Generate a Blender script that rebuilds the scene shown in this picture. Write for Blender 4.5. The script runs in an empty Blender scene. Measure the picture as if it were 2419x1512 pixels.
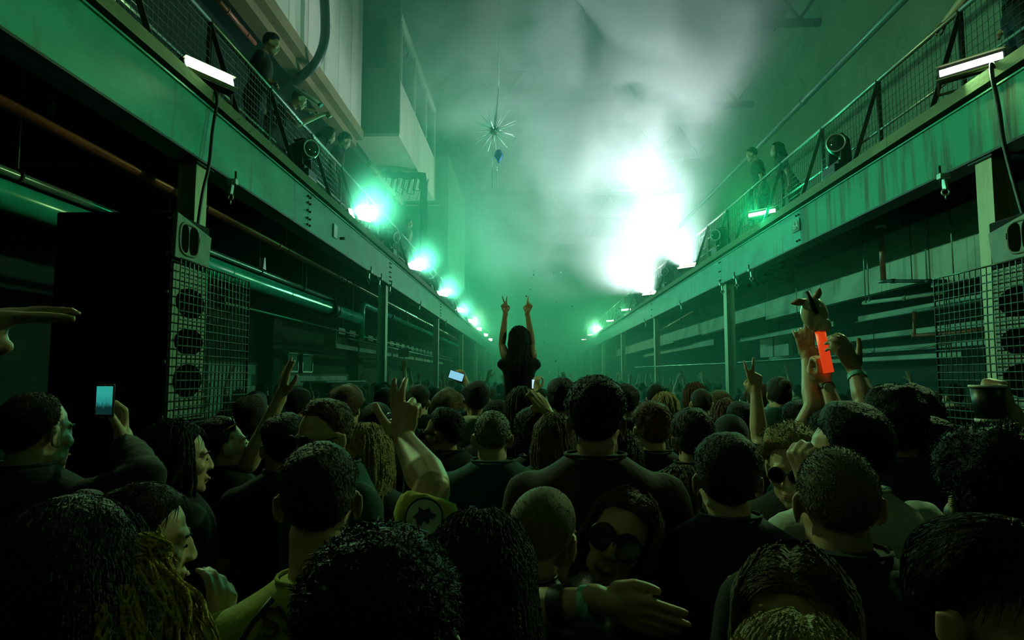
import bpy, bmesh, math, random
import numpy as np
from mathutils import Vector, Matrix, noise
random.seed(7)
rng = np.random.default_rng(7)
S = bpy.context.scene
COL = S.collection
PI = math.pi
# ------------------------------------------------------------------ camera
CZ = 1.88                      # height of the photographer's lens
PITCH, YAW, FPX = math.radians(4.82), math.radians(1.54), 1613.0
cam_d = bpy.data.cameras.new('camera')
cam_d.lens = 24.0; cam_d.sensor_width = 36.0; cam_d.clip_start = 0.05; cam_d.clip_end = 300
cam = bpy.data.objects.new('camera', cam_d); COL.objects.link(cam)
cam.location = (0, 0, CZ); cam.rotation_euler = (PI/2 + PITCH, 0, YAW)
S.camera = cam
CAMR = Matrix.Rotation(YAW, 3, 'Z') @ Matrix.Rotation(PI/2 + PITCH, 3, 'X')
def at(px, py, Y):
    """the point at depth Y that the photograph shows at pixel (px, py)"""
    d = CAMR @ Vector(((px - 1209.5)/FPX, (756 - py)/FPX, -1.0))
    return Vector((0, 0, CZ)) + d*(Y/d.y)
# ------------------------------------------------------------------ world, exposure
w = bpy.data.worlds.new('night'); S.world = w; w.use_nodes = True
w.node_tree.nodes['Background'].inputs[0].default_value = (0.004, 0.02, 0.013, 1)
w.node_tree.nodes['Background'].inputs[1].default_value = 0.35
S.view_settings.view_transform = 'Standard'; S.view_settings.look = 'None'
S.view_settings.gamma = 1.0; S.view_settings.exposure = 0.0
S.view_settings.use_curve_mapping = False
cy = S.cycles
cy.use_denoising = True
cy.max_bounces = 5; cy.diffuse_bounces = 2; cy.glossy_bounces = 2; cy.transmission_bounces = 2
cy.volume_bounces = 0; cy.use_adaptive_sampling = True; cy.adaptive_threshold = 0.06; cy.adaptive_min_samples = 8; cy.use_light_tree = False; cy.transparent_max_bounces = 8
cy.volume_step_rate = 1.0; cy.volume_max_steps = 64
cy.sample_clamp_indirect = 3.0; cy.caustics_reflective = False; cy.caustics_refractive = False
# the rows of flood lights on both balcony edges: depth, power, colour
TEAL = (0.02, 1.0, 0.36); MINT = (0.13, 1.0, 0.52); WHITE = (0.72, 1.0, 0.97); LIME = (0.55, 1.0, 0.30); FAR = (0.20, 1.0, 0.42); OLIVE = (0.50, 1.0, 0.36); PALE = (0.40, 1.0, 0.74)
D0, DSTEP = 5.65, 5.2
# (place along the row, power, colour, tilt below the horizontal, spread)
LEFT_FLOODS = [(-2, 0, LIME, 8, 165), (-1, 5, LIME, 8, 165), (0, 125, OLIVE, -16, 165), (1, 150, MINT, -20, 150), (2, 150, MINT, -25, 140), (3, 140, MINT, -25, 140),
               (4, 130, MINT, 0, 165), (5, 140, FAR, 4, 165), (6, 200, FAR, 4, 165), (7, 0, TEAL, 8, 165), (8, 0, TEAL, 8, 165)]
RIGHT_FLOODS = [(-2, 0, LIME, 8, 165), (-1, 5, LIME, 8, 165), (0, 85, OLIVE, 6, 165), (1, 80, TEAL, 0, 165), (2, 430, WHITE, -55, 112), (3, 330, WHITE, -45, 112),
                (4, 90, FAR, 4, 165), (5, 120, FAR, 4, 165), (6, 190, FAR, 4, 165), (7, 0, TEAL, 8, 165), (8, 0, TEAL, 8, 165)]
# ------------------------------------------------------------------ helpers
def tag(o, label=None, cat=None, group=None, kind=None):
    if label: o['label'] = label
    if cat: o['category'] = cat
    if group: o['group'] = group
    if kind: o['kind'] = kind
    return o
def empty(name, loc, label=None, cat=None, group=None, kind=None):
    o = bpy.data.objects.new(name, None); COL.objects.link(o)
    o.location = loc; o.empty_display_size = 0.1
    return tag(o, label, cat, group, kind)
def wloc(o):
    p = Vector(o.location)
    while o.parent: o = o.parent; p += Vector(o.location)
    return p
def link_mesh(name, me, parent=None, loc=(0, 0, 0)):
    o = bpy.data.objects.new(name, me); COL.objects.link(o)
    o.location = loc
    if parent is not None: o.parent = parent
    return o
class MB:
    """collects shapes in world space; build() links them as one mesh object"""
    def __init__(s): s.v = []; s.f = []; s.sm = []
    def add(s, vs, fs, smooth=False):
        b = len(s.v); s.v += [tuple(v) for v in vs]
        s.f += [tuple(i + b for i in f) for f in fs]; s.sm += [smooth]*len(fs); return s
    def box(s, x0, x1, y0, y1, z0, z1):
        vs = [(x, y, z) for z in (z0, z1) for y in (y0, y1) for x in (x0, x1)]
        return s.add(vs, [(0, 2, 3, 1), (4, 5, 7, 6), (0, 1, 5, 4), (2, 6, 7, 3), (0, 4, 6, 2), (1, 3, 7, 5)])
    def obox(s, c, size, R=None):
        R = R or Matrix.Identity(3); c = Vector(c)
        vs = [c + R @ Vector((sx*size[0]/2, sy*size[1]/2, sz*size[2]/2)) for sz in (-1, 1) for sy in (-1, 1) for sx in (-1, 1)]
        return s.add(vs, [(0, 2, 3, 1), (4, 5, 7, 6), (0, 1, 5, 4), (2, 6, 7, 3), (0, 4, 6, 2), (1, 3, 7, 5)])
    def bar(s, p, q, wd, h=None, up=(0, 0, 1)):
        p, q = Vector(p), Vector(q); d = (q - p); L = d.length
        if L < 1e-6: return s
        y = d/L; u = Vector(up)
        if abs(u.dot(y)) > 0.98: u = Vector((1, 0, 0))
        x = y.cross(u).normalized(); z = x.cross(y)
        R = Matrix((x, y, z)).transposed()
        return s.obox((p + q)/2, (wd, L, h or wd), R)
    def cyl(s, p, q, r0, r1=None, n=12, caps=True, smooth=True):
        p, q = Vector(p), Vector(q); r1 = r0 if r1 is None else r1
        d = (q - p).normalized(); u = Vector((0, 0, 1)) if abs(d.z) < 0.95 else Vector((1, 0, 0))
        x = d.cross(u).normalized(); y = d.cross(x)
        vs = []
        for c, r in ((p, r0), (q, r1)):
            vs += [c + (x*math.cos(2*PI*k/n) + y*math.sin(2*PI*k/n))*r for k in range(n)]
        s.add(vs, [(k, (k+1) % n, n + (k+1) % n, n + k) for k in range(n)], smooth)
        if caps:
            b = len(s.v) - 2*n
            s.f += [tuple(b + k for k in range(n))[::-1], tuple(b + n + k for k in range(n))]; s.sm += [False, False]
        return s
    def tube(s, pts, r, n=8, caps=True):
        pts = [Vector(p) for p in pts]; m = len(pts); rs = r if isinstance(r, (list, tuple)) else [r]*m
        vs = []; prev = None
        for i, p in enumerate(pts):
            d = (pts[min(i+1, m-1)] - pts[max(i-1, 0)]).normalized()
            if prev is None:
                u = Vector((0, 0, 1)) if abs(d.z) < 0.9 else Vector((1, 0, 0)); x = d.cross(u).normalized()
            else:
                x = (prev - d*prev.dot(d)).normalized()
            prev = x; y = d.cross(x)
            vs += [p + (x*math.cos(2*PI*k/n) + y*math.sin(2*PI*k/n))*rs[i] for k in range(n)]
        fs = [(i*n+k, i*n+(k+1) % n, (i+1)*n+(k+1) % n, (i+1)*n+k) for i in range(m-1) for k in range(n)]
        s.add(vs, fs, True)
        if caps:
            b = len(s.v) - m*n
            s.f += [tuple(b + k for k in range(n))[::-1], tuple(b + (m-1)*n + k for k in range(n))]; s.sm += [False, False]
        return s
    def torus(s, c, axis, R, r, n=16, m=6):
        c = Vector(c); d = Vector(axis).normalized(); u = Vector((0, 0, 1)) if abs(d.z) < 0.95 else Vector((1, 0, 0))
        x = d.cross(u).normalized(); y = d.cross(x); vs = []
        for i in range(n):
            a = 2*PI*i/n; e = x*math.cos(a) + y*math.sin(a)
            vs += [c + e*(R + r*math.cos(2*PI*k/m)) + d*(r*math.sin(2*PI*k/m)) for k in range(m)]
        return s.add(vs, [(i*m+k, ((i+1) % n)*m+k, ((i+1) % n)*m+(k+1) % m, i*m+(k+1) % m) for i in range(n) for k in range(m)], True)
    def ell(s, c, rad, R=None, n=14, m=9):
        c = Vector(c); R = R or Matrix.Identity(3); vs = [c + R @ Vector((0, 0, -rad[2]))]
        for i in range(1, m):
            t = -PI/2 + PI*i/m
            vs += [c + R @ Vector((rad[0]*math.cos(t)*math.cos(2*PI*k/n), rad[1]*math.cos(t)*math.sin(2*PI*k/n), rad[2]*math.sin(t))) for k in range(n)]
        vs.append(c + R @ Vector((0, 0, rad[2]))); T = len(vs) - 1
        fs = [(0, 1+(k+1) % n, 1+k) for k in range(n)]
        for i in range(m-2):
            fs += [(1+i*n+k, 1+i*n+(k+1) % n, 1+(i+1)*n+(k+1) % n, 1+(i+1)*n+k) for k in range(n)]
        fs += [(T, 1+(m-2)*n+k, 1+(m-2)*n+(k+1) % n) for k in range(n)]
        return s.add(vs, fs, True)
    def prism(s, outline, d0, d1, fn):
        """outline: 2-D points; fn(u, v, d) gives the 3-D point; d0, d1 the two depths"""
        n = len(outline)
        vs = [fn(u, v, d0) for u, v in outline] + [fn(u, v, d1) for u, v in outline]
        return s.add(vs, [tuple(range(n))[::-1], tuple(range(n, 2*n))] + [(k, (k+1) % n, n + (k+1) % n, n + k) for k in range(n)])
    def mesh(s, name, origin=(0, 0, 0)):
        me = bpy.data.meshes.new(name); o = Vector(origin)
        me.from_pydata([(v[0]-o.x, v[1]-o.y, v[2]-o.z) for v in s.v], [], s.f)
        me.polygons.foreach_set('use_smooth', s.sm); return me
    def build(s, name, m, parent=None, bevel=0, **kw):
        a = np.array([tuple(v) for v in s.v]); c = Vector((a.min(0) + a.max(0))/2)
        if parent is None: c.z = float(a[:, 2].min())
        me = s.mesh(name, c); me.materials.append(M[m] if isinstance(m, str) else m)
        o = link_mesh(name, me, parent, c - (wloc(parent) if parent else Vector((0, 0, 0))))
        if bevel:
            b = o.modifiers.new('bevel', 'BEVEL'); b.width = bevel; b.segments = 2; b.limit_method = 'ANGLE'
        return tag(o, **kw) if kw else o
def clone(o, off, parent=None):
    """copy of a thing and its parts, moved by off"""
    c = o.copy(); COL.objects.link(c); c.parent = parent
    if parent is None: c.location = Vector(o.location) + Vector(off)
    for ch in list(o.children): clone(ch, (0, 0, 0), c)
    return c
# ------------------------------------------------------------------ materials
M = {}
def mat(name, col, rough=0.6, metal=0.0, col2=None, scale=6.0, stretch=(1, 1, 1), lo=0.4, hi=0.65, bump=0.0, bscale=30.0,
        emit=None, estr=0.0, spec=0.5, sheen=0.0, trans=0.0, coat=0.0, extra=None):
    m = bpy.data.materials.new(name); m.use_nodes = True; nt = m.node_tree; N = nt.nodes; L = nt.links
    b = N['Principled BSDF']
    b.inputs['Base Color'].default_value = (*col, 1); b.inputs['Roughness'].default_value = rough
    b.inputs['Metallic'].default_value = metal; b.inputs['Specular IOR Level'].default_value = spec
    if sheen: b.inputs['Sheen Weight'].default_value = sheen; b.inputs['Sheen Roughness'].default_value = 0.5
    if coat: b.inputs['Coat Weight'].default_value = coat; b.inputs['Coat Roughness'].default_value = 0.15
    if trans: b.inputs['Transmission Weight'].default_value = trans
    if emit: b.inputs['Emission Color'].default_value = (*emit, 1); b.inputs['Emission Strength'].default_value = estr
    if col2 or bump:
        tc = N.new('ShaderNodeTexCoord'); mp = N.new('ShaderNodeMapping'); mp.inputs['Scale'].default_value = stretch
        L.new(tc.outputs['Object'], mp.inputs[0])
    if col2:
        no = N.new('ShaderNodeTexNoise'); no.inputs['Scale'].default_value = scale; no.inputs['Detail'].default_value = 6
        no.inputs['Roughness'].default_value = 0.62; L.new(mp.outputs[0], no.inputs['Vector'])
        mr = N.new('ShaderNodeMapRange'); mr.inputs[1].default_value = lo; mr.inputs[2].default_value = hi; L.new(no.outputs['Fac'], mr.inputs[0])
        mx = N.new('ShaderNodeMix'); mx.data_type = 'RGBA'; mx.inputs[6].default_value = (*col, 1); mx.inputs[7].default_value = (*col2, 1)
        L.new(mr.outputs[0], mx.inputs[0]); out = mx.outputs[2]
        if extra:   # a second, differently stretched stain: (colour, scale, stretch, lo, hi)
            c3, sc3, st3, lo3, hi3 = extra
            mp3 = N.new('ShaderNodeMapping'); mp3.inputs['Scale'].default_value = st3; L.new(tc.outputs['Object'], mp3.inputs[0])
            n3 = N.new('ShaderNodeTexNoise'); n3.inputs['Scale'].default_value = sc3; n3.inputs['Detail'].default_value = 5; L.new(mp3.outputs[0], n3.inputs['Vector'])
            r3 = N.new('ShaderNodeMapRange'); r3.inputs[1].default_value = lo3; r3.inputs[2].default_value = hi3; L.new(n3.outputs['Fac'], r3.inputs[0])
            x3 = N.new('ShaderNodeMix'); x3.data_type = 'RGBA'; L.new(r3.outputs[0], x3.inputs[0]); L.new(out, x3.inputs[6]); x3.inputs[7].default_value = (*c3, 1)
            out = x3.outputs[2]
        L.new(out, b.inputs['Base Color'])
    if bump:
        nb = N.new('ShaderNodeTexNoise'); nb.inputs['Scale'].default_value = bscale; nb.inputs['Detail'].default_value = 4; L.new(mp.outputs[0], nb.inputs['Vector'])
        bm_ = N.new('ShaderNodeBump'); bm_.inputs['Strength'].default_value = bump; bm_.inputs['Distance'].default_value = 0.01
        L.new(nb.outputs['Fac'], bm_.inputs['Height']); L.new(bm_.outputs[0], b.inputs['Normal'])
    M[name] = m; return m
mat('beam_paint', (0.025, 0.40, 0.31), 0.5, 0.0, (0.008, 0.22, 0.15), 2.6, (1, .5, 1), .35, .7, .15, 25, extra=((0.10, 0.06, 0.025), 3.0, (4, 2.2, 0.25), .60, .74))
mat('beam_rust', (0.012, 0.28, 0.18), 0.6, 0.0, (0.04, 0.06, 0.03), 3.0, (4, 2.4, 0.3), .46, .62, .2, 25)
mat('kerb_concrete', (0.20, 0.22, 0.14), 0.9, 0.0, (0.14, 0.15, 0.10), 5, (1, .4, 1), .35, .7, .3, 40)
mat('dark_steel', (0.03, 0.032, 0.03), 0.5, 0.3)
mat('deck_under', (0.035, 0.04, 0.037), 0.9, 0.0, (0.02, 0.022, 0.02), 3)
mat('column_cream', (0.58, 0.53, 0.36), 0.5, 0.0, (0.38, 0.34, 0.22), 4, (2, 2, .5), .45, .75, .1, 40)
mat('rail_steel', (0.35, 0.38, 0.36), 0.38, 0.75)
mat('rail_dark', (0.05, 0.06, 0.055), 0.5, 0.4)
mat('wire_galv', (0.20, 0.24, 0.22), 0.45, 0.6)
mat('wire_dark', (0.10, 0.13, 0.12), 0.3, 0.6)
mat('pipe_teal', (0.06, 0.60, 0.52), 0.2, 0.0, (0.04, 0.45, 0.38), 6, (1, .3, 1))
mat('pipe_grey', (0.24, 0.30, 0.27), 0.25, 0.3)
mat('pipe_red', (0.42, 0.10, 0.05), 0.35, 0.1, (0.2, 0.05, 0.03), 8, (1, .2, 1))
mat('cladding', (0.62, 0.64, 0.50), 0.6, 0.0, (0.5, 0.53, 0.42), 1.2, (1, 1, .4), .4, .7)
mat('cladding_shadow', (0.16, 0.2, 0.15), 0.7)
mat('ochre_beam', (0.24, 0.19, 0.08), 0.6, 0.0, (0.16, 0.14, 0.07), 4, (1, .3, 1))
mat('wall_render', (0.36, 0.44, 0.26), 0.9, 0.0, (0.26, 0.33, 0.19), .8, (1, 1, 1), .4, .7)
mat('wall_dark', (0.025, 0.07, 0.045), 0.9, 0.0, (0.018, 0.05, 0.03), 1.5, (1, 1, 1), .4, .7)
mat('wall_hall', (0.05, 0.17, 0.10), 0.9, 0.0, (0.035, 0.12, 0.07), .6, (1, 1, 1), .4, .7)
mat('block_white', (0.78, 0.80, 0.72), 0.75, 0.0, (0.45, 0.47, 0.42), 6, (1, 1, 1), .4, .7)
mat('mortar', (0.18, 0.19, 0.17), 0.95)
mat('floor_grey', (0.10, 0.10, 0.09), 0.7, 0.0, (0.06, 0.06, 0.055), 2)
mat('girder_pale', (0.50, 0.50, 0.40), 0.7, 0.0, (0.32, 0.33, 0.26), 3, (1, .5, 1), .4, .7)
mat('black_plastic', (0.012, 0.013, 0.013), 0.4)
mat('black_matte', (0.004, 0.004, 0.004), 0.9, spec=.03)
mat('speaker_black', (0.004, 0.0042, 0.0045), 0.75, spec=.2)
mat('horn_grey', (0.20, 0.22, 0.19), 0.55, 0.0, (0.15, 0.17, 0.14), 10, (1, 1, 1))
mat('baffle_grey', (0.30, 0.32, 0.27), 0.6)
mat('lens_glass', (0.02, 0.03, 0.03), 0.05, 0.0, spec=1.0)
mat('chrome', (0.7, 0.72, 0.7), 0.18, 1.0)
mat('galv', (0.45, 0.47, 0.44), 0.4, 0.7)
mat('plate_dark', (0.05, 0.10, 0.085), 0.5)
mat('sign_white', (0.75, 0.78, 0.72), 0.6)
mat('window_dark', (0.02, 0.06, 0.05), 0.1, 0.0, spec=.8)
mat('flood_core', (0.9, 1.0, 0.97), 0.4, emit=(0.93, 1.0, 0.97), estr=14.0)
mat('flood_core_dim', (0.9, 1.0, 0.97), 0.4, emit=(0.90, 1.0, 0.95), estr=2.5)
mat('flood_lip', (0.35, 0.38, 0.22), 0.5)
mat('spike_silver', (0.85, 0.88, 0.85), 0.35, 0.2)
mat('blue_glass', (0.03, 0.15, 0.7), 0.08, 0.2, spec=1.0)
mat('teal_ribbon', (0.02, 0.5, 0.45), 0.4)
# ================================================================== the hall
XL, XR = -2.72, 3.66                 # faces of the two long beams
ZB, ZT, ZK0, ZK1 = CZ+1.80, CZ+2.27, CZ+2.345, CZ+2.45
Y0, Y1 = -8.0, 66.0
def struct(mb, name, m, parent=None, **kw):
    o = mb.build(name, m, parent, **kw); o['kind'] = 'structure'; return o
struct(MB().box(-14, 15, Y0-1, Y1+1, -0.2, 0), 'floor', 'floor_grey')
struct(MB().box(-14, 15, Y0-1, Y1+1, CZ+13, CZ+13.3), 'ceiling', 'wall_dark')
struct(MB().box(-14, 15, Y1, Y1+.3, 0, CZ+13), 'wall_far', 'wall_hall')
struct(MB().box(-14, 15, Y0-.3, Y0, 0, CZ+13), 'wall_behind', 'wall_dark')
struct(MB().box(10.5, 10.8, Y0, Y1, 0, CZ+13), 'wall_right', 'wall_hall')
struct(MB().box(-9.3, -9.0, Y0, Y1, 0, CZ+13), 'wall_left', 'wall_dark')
for side, XF, sg in (('left', XL, -1), ('right', XR, 1)):
    # deck slab with its cross girders, above the side aisle
    far = XF + sg*6.5
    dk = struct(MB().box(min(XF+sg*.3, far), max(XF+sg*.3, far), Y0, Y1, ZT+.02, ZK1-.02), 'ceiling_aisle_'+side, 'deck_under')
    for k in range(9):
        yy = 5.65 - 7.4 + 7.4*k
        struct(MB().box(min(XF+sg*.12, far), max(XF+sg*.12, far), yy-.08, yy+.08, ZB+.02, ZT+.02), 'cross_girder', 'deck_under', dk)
    # the painted steel beam: web, flanges, splice plates with bolts
    bm_ = empty('beam_'+side, (XF, 5.65, ZB), kind='structure')
    cuts = [Y0, -1.0, 3.0, 8.16, 13.05, 20.5, 28, 36, 44, 52, Y1] if sg < 0 else [Y0, -1.0, 3.0, 9.2, 13.05, 20.5, 28, 36, 44, 52, Y1]
    for i in range(len(cuts)-1):
        rust = 'beam_rust' if (sg > 0 and i == 2) else 'beam_paint'
        struct(MB().box(min(XF, XF+sg*.1), max(XF, XF+sg*.1), cuts[i]+.004, cuts[i+1]-.004, ZB, ZT), 'web_plate', rust, bm_)
    struct(MB().box(min(XF-sg*.012, XF+sg*.2), max(XF-sg*.012, XF+sg*.2), Y0, Y1, ZB-.02, ZB-.001), 'lower_flange', 'dark_steel', bm_)
    struct(MB().box(min(XF-sg*.02, XF+sg*.2), max(XF-sg*.02, XF+sg*.2), Y0, Y1, ZT+.001, ZT+.016), 'upper_flange', 'beam_paint', bm_)
    struct(MB().box(min(XF+sg*.1, XF+sg*.3), max(XF+sg*.1, XF+sg*.3), Y0, Y1, ZT+.017, ZK0), 'recess', 'dark_steel', bm_)
    bolt = MB().cyl((XF-sg*.025, 0, 0), (XF, 0, 0), .014, n=6).mesh('bolt', (XF, 0, 0)); bolt.materials.append(M['dark_steel'])
    for cy_ in cuts[2:6]:
        for zz in (.06, .14, .235, .33, .41):
            for dy in ((-.045, .045) if sg < 0 else (.04, .12)):
                if sg > 0 and zz in (.14, .33): continue
                o = link_mesh('bolt', bolt, bm_, Vector((XF, cy_+dy, ZB+zz)) - wloc(bm_)); o['kind'] = 'structure'
    # concrete kerb on top
    kb = [Y0, 2.2, 6.9, 11.3, 16.1, 21, 27, 34, 42, 52, Y1]
    kp = empty('trim_kerb_'+side, (XF, 5.65, ZK0), kind='structure')
    for i in range(len(kb)-1):
        struct(MB().box(min(XF-sg*.015, XF+sg*.5), max(XF-sg*.015, XF+sg*.5), kb[i]+.003, kb[i+1]-.003, ZK0, ZK1), 'kerb_block', 'kerb_concrete', kp)
    # columns (I-section: two flanges and a web) with base and cap plate
    for k in range(-1, 8):
        yc = 5.55 + 7.45*k
        if yc < -6: continue
        cpn = empty('column', (XF+sg*.13, yc, 0), kind='structure')
        a, b = sorted((XF+sg*.04, XF+sg*.055)); struct(MB().box(a, b, yc-.1, yc+.1, .015, ZB-.035), 'flange', 'column_cream', cpn)
        a, b = sorted((XF+sg*.175, XF+sg*.19)); struct(MB().box(a, b, yc-.1, yc+.1, .015, ZB-.035), 'flange', 'column_cream', cpn)
        a, b = sorted((XF+sg*.055, XF+sg*.175)); struct(MB().box(a, b, yc-.075, yc+.075, .015, ZB-.035), 'web', 'column_cream', cpn)
        a, b = sorted((XF+sg*.01, XF+sg*.24)); struct(MB().box(a, b, yc-.15, yc+.15, ZB-.035, ZB-.021), 'cap_plate', 'dark_steel', cpn)
        struct(MB().box(a, b, yc-.15, yc+.15, 0, .015), 'base_plate', 'dark_steel', cpn)
# ------------------------------------------------------------------ railings: posts, rakers, rails, wire mesh
def wire_panel(p_of, u0, u1, v0, v1, du, dv, r, name, m, parent):
    """woven wire: p_of(u, v) -> point; crossing wires joined, too thin to pick apart"""
    mb = MB(); u = u0
    while u <= u1 + 1e-6: mb.cyl(p_of(u, v0), p_of(u, v1), r, n=4, caps=False); u += du
    v = v0
    while v <= v1 + 1e-6: mb.cyl(p_of(u0, v), p_of(u1, v), r, n=4, caps=False); v += dv
    o = mb.build(name, m, parent); o['kind'] = 'stuff'; return o
RAILZ = CZ+3.40
for side, XF, sg in (('left', XL, -1), ('right', XR, 1)):
    xr = XF + sg*.34
    ends = [1.7 + 1.5*i for i in range(0, 34)]
    for j in range(0, 33, 3):
        ys = ends[j:j+4]
        if len(ys) < 2: break
        where = ('nearest the camera', 'second from the camera', 'third from the camera', 'fourth from the camera', 'fifth from the camera')[j//3] if j < 15 else 'fading into the far haze'
        rl = empty('railing', (xr, ys[0], ZK1), 'wire mesh railing section on the %s balcony, %s' % (side, where), 'railing', 'balcony railing sections, '+side)
        for y in ys[:-1] if j < 30 else ys:
            MB().cyl((xr, y, ZK1), (xr, y, RAILZ+.01), .028, n=10).build('post', 'rail_dark', rl)
            MB().bar((xr-sg*.01, y-.02, RAILZ-.03), (XF+sg*.03, y-.02, ZK1+.005), .045, .012, (0, 1, 0)).build('raker_brace', 'rail_dark', rl)
        MB().cyl((xr, ys[0], RAILZ), (xr, ys[-1], RAILZ), .024, n=10).build('top_rail', 'rail_steel', rl)
        MB().cyl((xr, ys[0], CZ+2.82), (xr, ys[-1], CZ+2.82), .016, n=8).build('lower_rail', 'rail_steel', rl)
        for y in ys[:-1]:
            fine = y < 12
            wire_panel(lambda u, v: (xr-sg*.03, u, v), y+.04, y+1.46, ZK1+.04, RAILZ-.04, .0745 if fine else .149, .0745 if fine else .15, .0028 if fine else .004, 'wire_mesh', 'wire_galv' if sg < 0 else 'rail_dark', rl)
# ------------------------------------------------------------------ upper storey on the left: panel-clad block, glazed box
xb = -3.95
up = empty('wall_upper_left', (xb, 9, CZ+5.75), kind='structure')
yy = 2.0
for i in range(14):
    wdt = .96
    struct(MB().box(xb-.12, xb, yy+.006, yy+wdt-.006, CZ+5.75, CZ+13), 'panel', 'cladding', up, bevel=.008); yy += wdt
YC = yy    # ~15.4
struct(MB().box(xb-.16, xb-.06, 2, YC, CZ+5.75, CZ+13), 'backing', 'deck_under', up)
struct(MB().box(xb-.10, xb+.06, 2, YC, CZ+5.52, CZ+5.745), 'ochre_edge_beam', 'ochre_beam', up)
struct(MB().box(xb-.35, xb-.10, 2, YC, CZ+5.36, CZ+5.52), 'ochre_lower_beam', 'ochre_beam', up)
struct(MB().box(-9, xb-.36, 2, YC+6, CZ+5.55, CZ+5.75), 'soffit', 'wall_dark', up)
bx_ = empty('wall_glazed_box', (-3.6, 18.6, CZ+5.75), kind='structure')
xa, yb0, yb1 = -3.1, 15.7, 21.6
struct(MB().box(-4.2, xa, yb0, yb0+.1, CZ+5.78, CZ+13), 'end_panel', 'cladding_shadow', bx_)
struct(MB().box(-3.93, -3.45, yb0-.03, yb0-.005, CZ+7.4, CZ+8.6), 'end_hatch', 'wall_dark', bx_)
struct(MB().box(-4.2, xa, yb0-.02, yb1, CZ+5.70, CZ+5.78), 'floor_plate', 'cladding', bx_)
for i in range(3):
    a = yb0+.1 + i*(yb1-yb0-.1)/3; b = yb0+.1+(i+1)*(yb1-yb0-.1)/3
    struct(MB().box(xa-.06, xa, a+.005, b-.005, CZ+5.78, CZ+7.10), 'side_panel', 'cladding', bx_)
    fr = struct(MB().box(xa-.05, xa+.02, a, a+.07, CZ+7.1, CZ+8.70), 'mullion', 'cladding', bx_)
    struct(MB().box(xa-.04, xa-.03, a+.07, b, CZ+7.15, CZ+8.62), 'pane', 'window_dark', bx_)
struct(MB().box(xa-.05, xa+.02, yb1-.07, yb1, CZ+5.7, CZ+8.70), 'mullion', 'cladding', bx_)
struct(MB().box(xa-.05, xa+.03, yb0, yb1, CZ+8.62, CZ+8.75), 'window_head', 'cladding', bx_)
struct(MB().box(xa-.06, xa, yb0+.1, yb1, CZ+8.75, CZ+13), 'upper_panel', 'wall_dark', bx_)
struct(MB().box(-4.2, -3.15, yb0+.1, yb1, CZ+5.78, CZ+5.84), 'box_floor', 'wall_dark', bx_)
struct(MB().box(-4.3, -4.2, yb0, yb1, CZ+5.7, CZ+13), 'inner_wall', 'wall_dark', bx_)
# slimmer clad volumes further along the left, fading in the haze
struct(MB().box(-4.4, -3.3, 27, 34, CZ+4.4, CZ+9), 'wall_clad_block', 'cladding')
struct(MB().box(-6.5, -3.6, 40, 50, CZ+4, CZ+13), 'wall_end_block', 'wall_hall')
# balcony back walls
struct(MB().box(-7.6, -7.45, Y0, Y1, ZK1, CZ+13), 'wall_balcony_left', 'wall_hall')
struct(MB().box(9.2, 9.35, Y0, Y1, ZK1, CZ+13), 'wall_balcony_right', 'wall_render')
# roof purlins and trusses
for k in range(8):
    y = 8 + 6.5*k
    tr = empty('roof_truss', (0, y, CZ+12), kind='structure')
    struct(MB().box(-9, 10.5, y-.1, y+.1, CZ+11.1, CZ+11.3), 'lower_chord', 'dark_steel', tr)
    struct(MB().box(-9, 10.5, y-.1, y+.1, CZ+12.7, CZ+12.9), 'upper_chord', 'dark_steel', tr)
    mb = MB()
    for i in range(10):
        x = -9+1.95*i
        mb = MB().bar((x, y, CZ+11.3), (x+.97, y, CZ+12.7), .1); struct(mb, 'web_member', 'dark_steel', tr)
        mb = MB().bar((x+.97, y, CZ+12.7), (x+1.95, y, CZ+11.3), .1); struct(mb, 'web_member', 'dark_steel', tr)
# ------------------------------------------------------------------ side aisles
# left: whitewashed block wall with dark piers, in courses
def block_wall(name, x, y0, y1, z0, z1, face):
    wl = empty(name, (x, y0, z0), kind='structure')
    struct(MB().box(x-.1, x-.012, y0, y1, z0, z1), 'mortar_bed', 'mortar', wl)
    bw, bh = .44, .21
    me = MB().box(-.012, .0, .006, bw-.006, .005, bh-.005).mesh('block'); me.materials.append(M['block_white'])
    r = 0; z = z0
    while z + bh <= z1 + .01:
        y = y0 + (0 if r % 2 == 0 else -bw/2)
        while y < y1 - .05:
            if y >= y0 - .01 and y + bw <= y1 + .01:
                o = link_mesh('block', me, wl, (random.uniform(-.004, .004), y-y0, z-z0)); o['kind'] = 'structure'
            y += bw
        z += bh; r += 1
block_wall('wall_block_near', -5.6, 11.4, 13.9, CZ-1.0, CZ+.3, 1)
block_wall('wall_block_mid', -5.6, 15.0, 21.0, CZ-1.0, CZ+.1, 1)
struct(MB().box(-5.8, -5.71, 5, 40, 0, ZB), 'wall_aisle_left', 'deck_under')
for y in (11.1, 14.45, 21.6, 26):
    struct(MB().box(-5.7, -5.4, y-.25, y+.25, 0, ZB), 'pier', 'deck_under')
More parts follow.
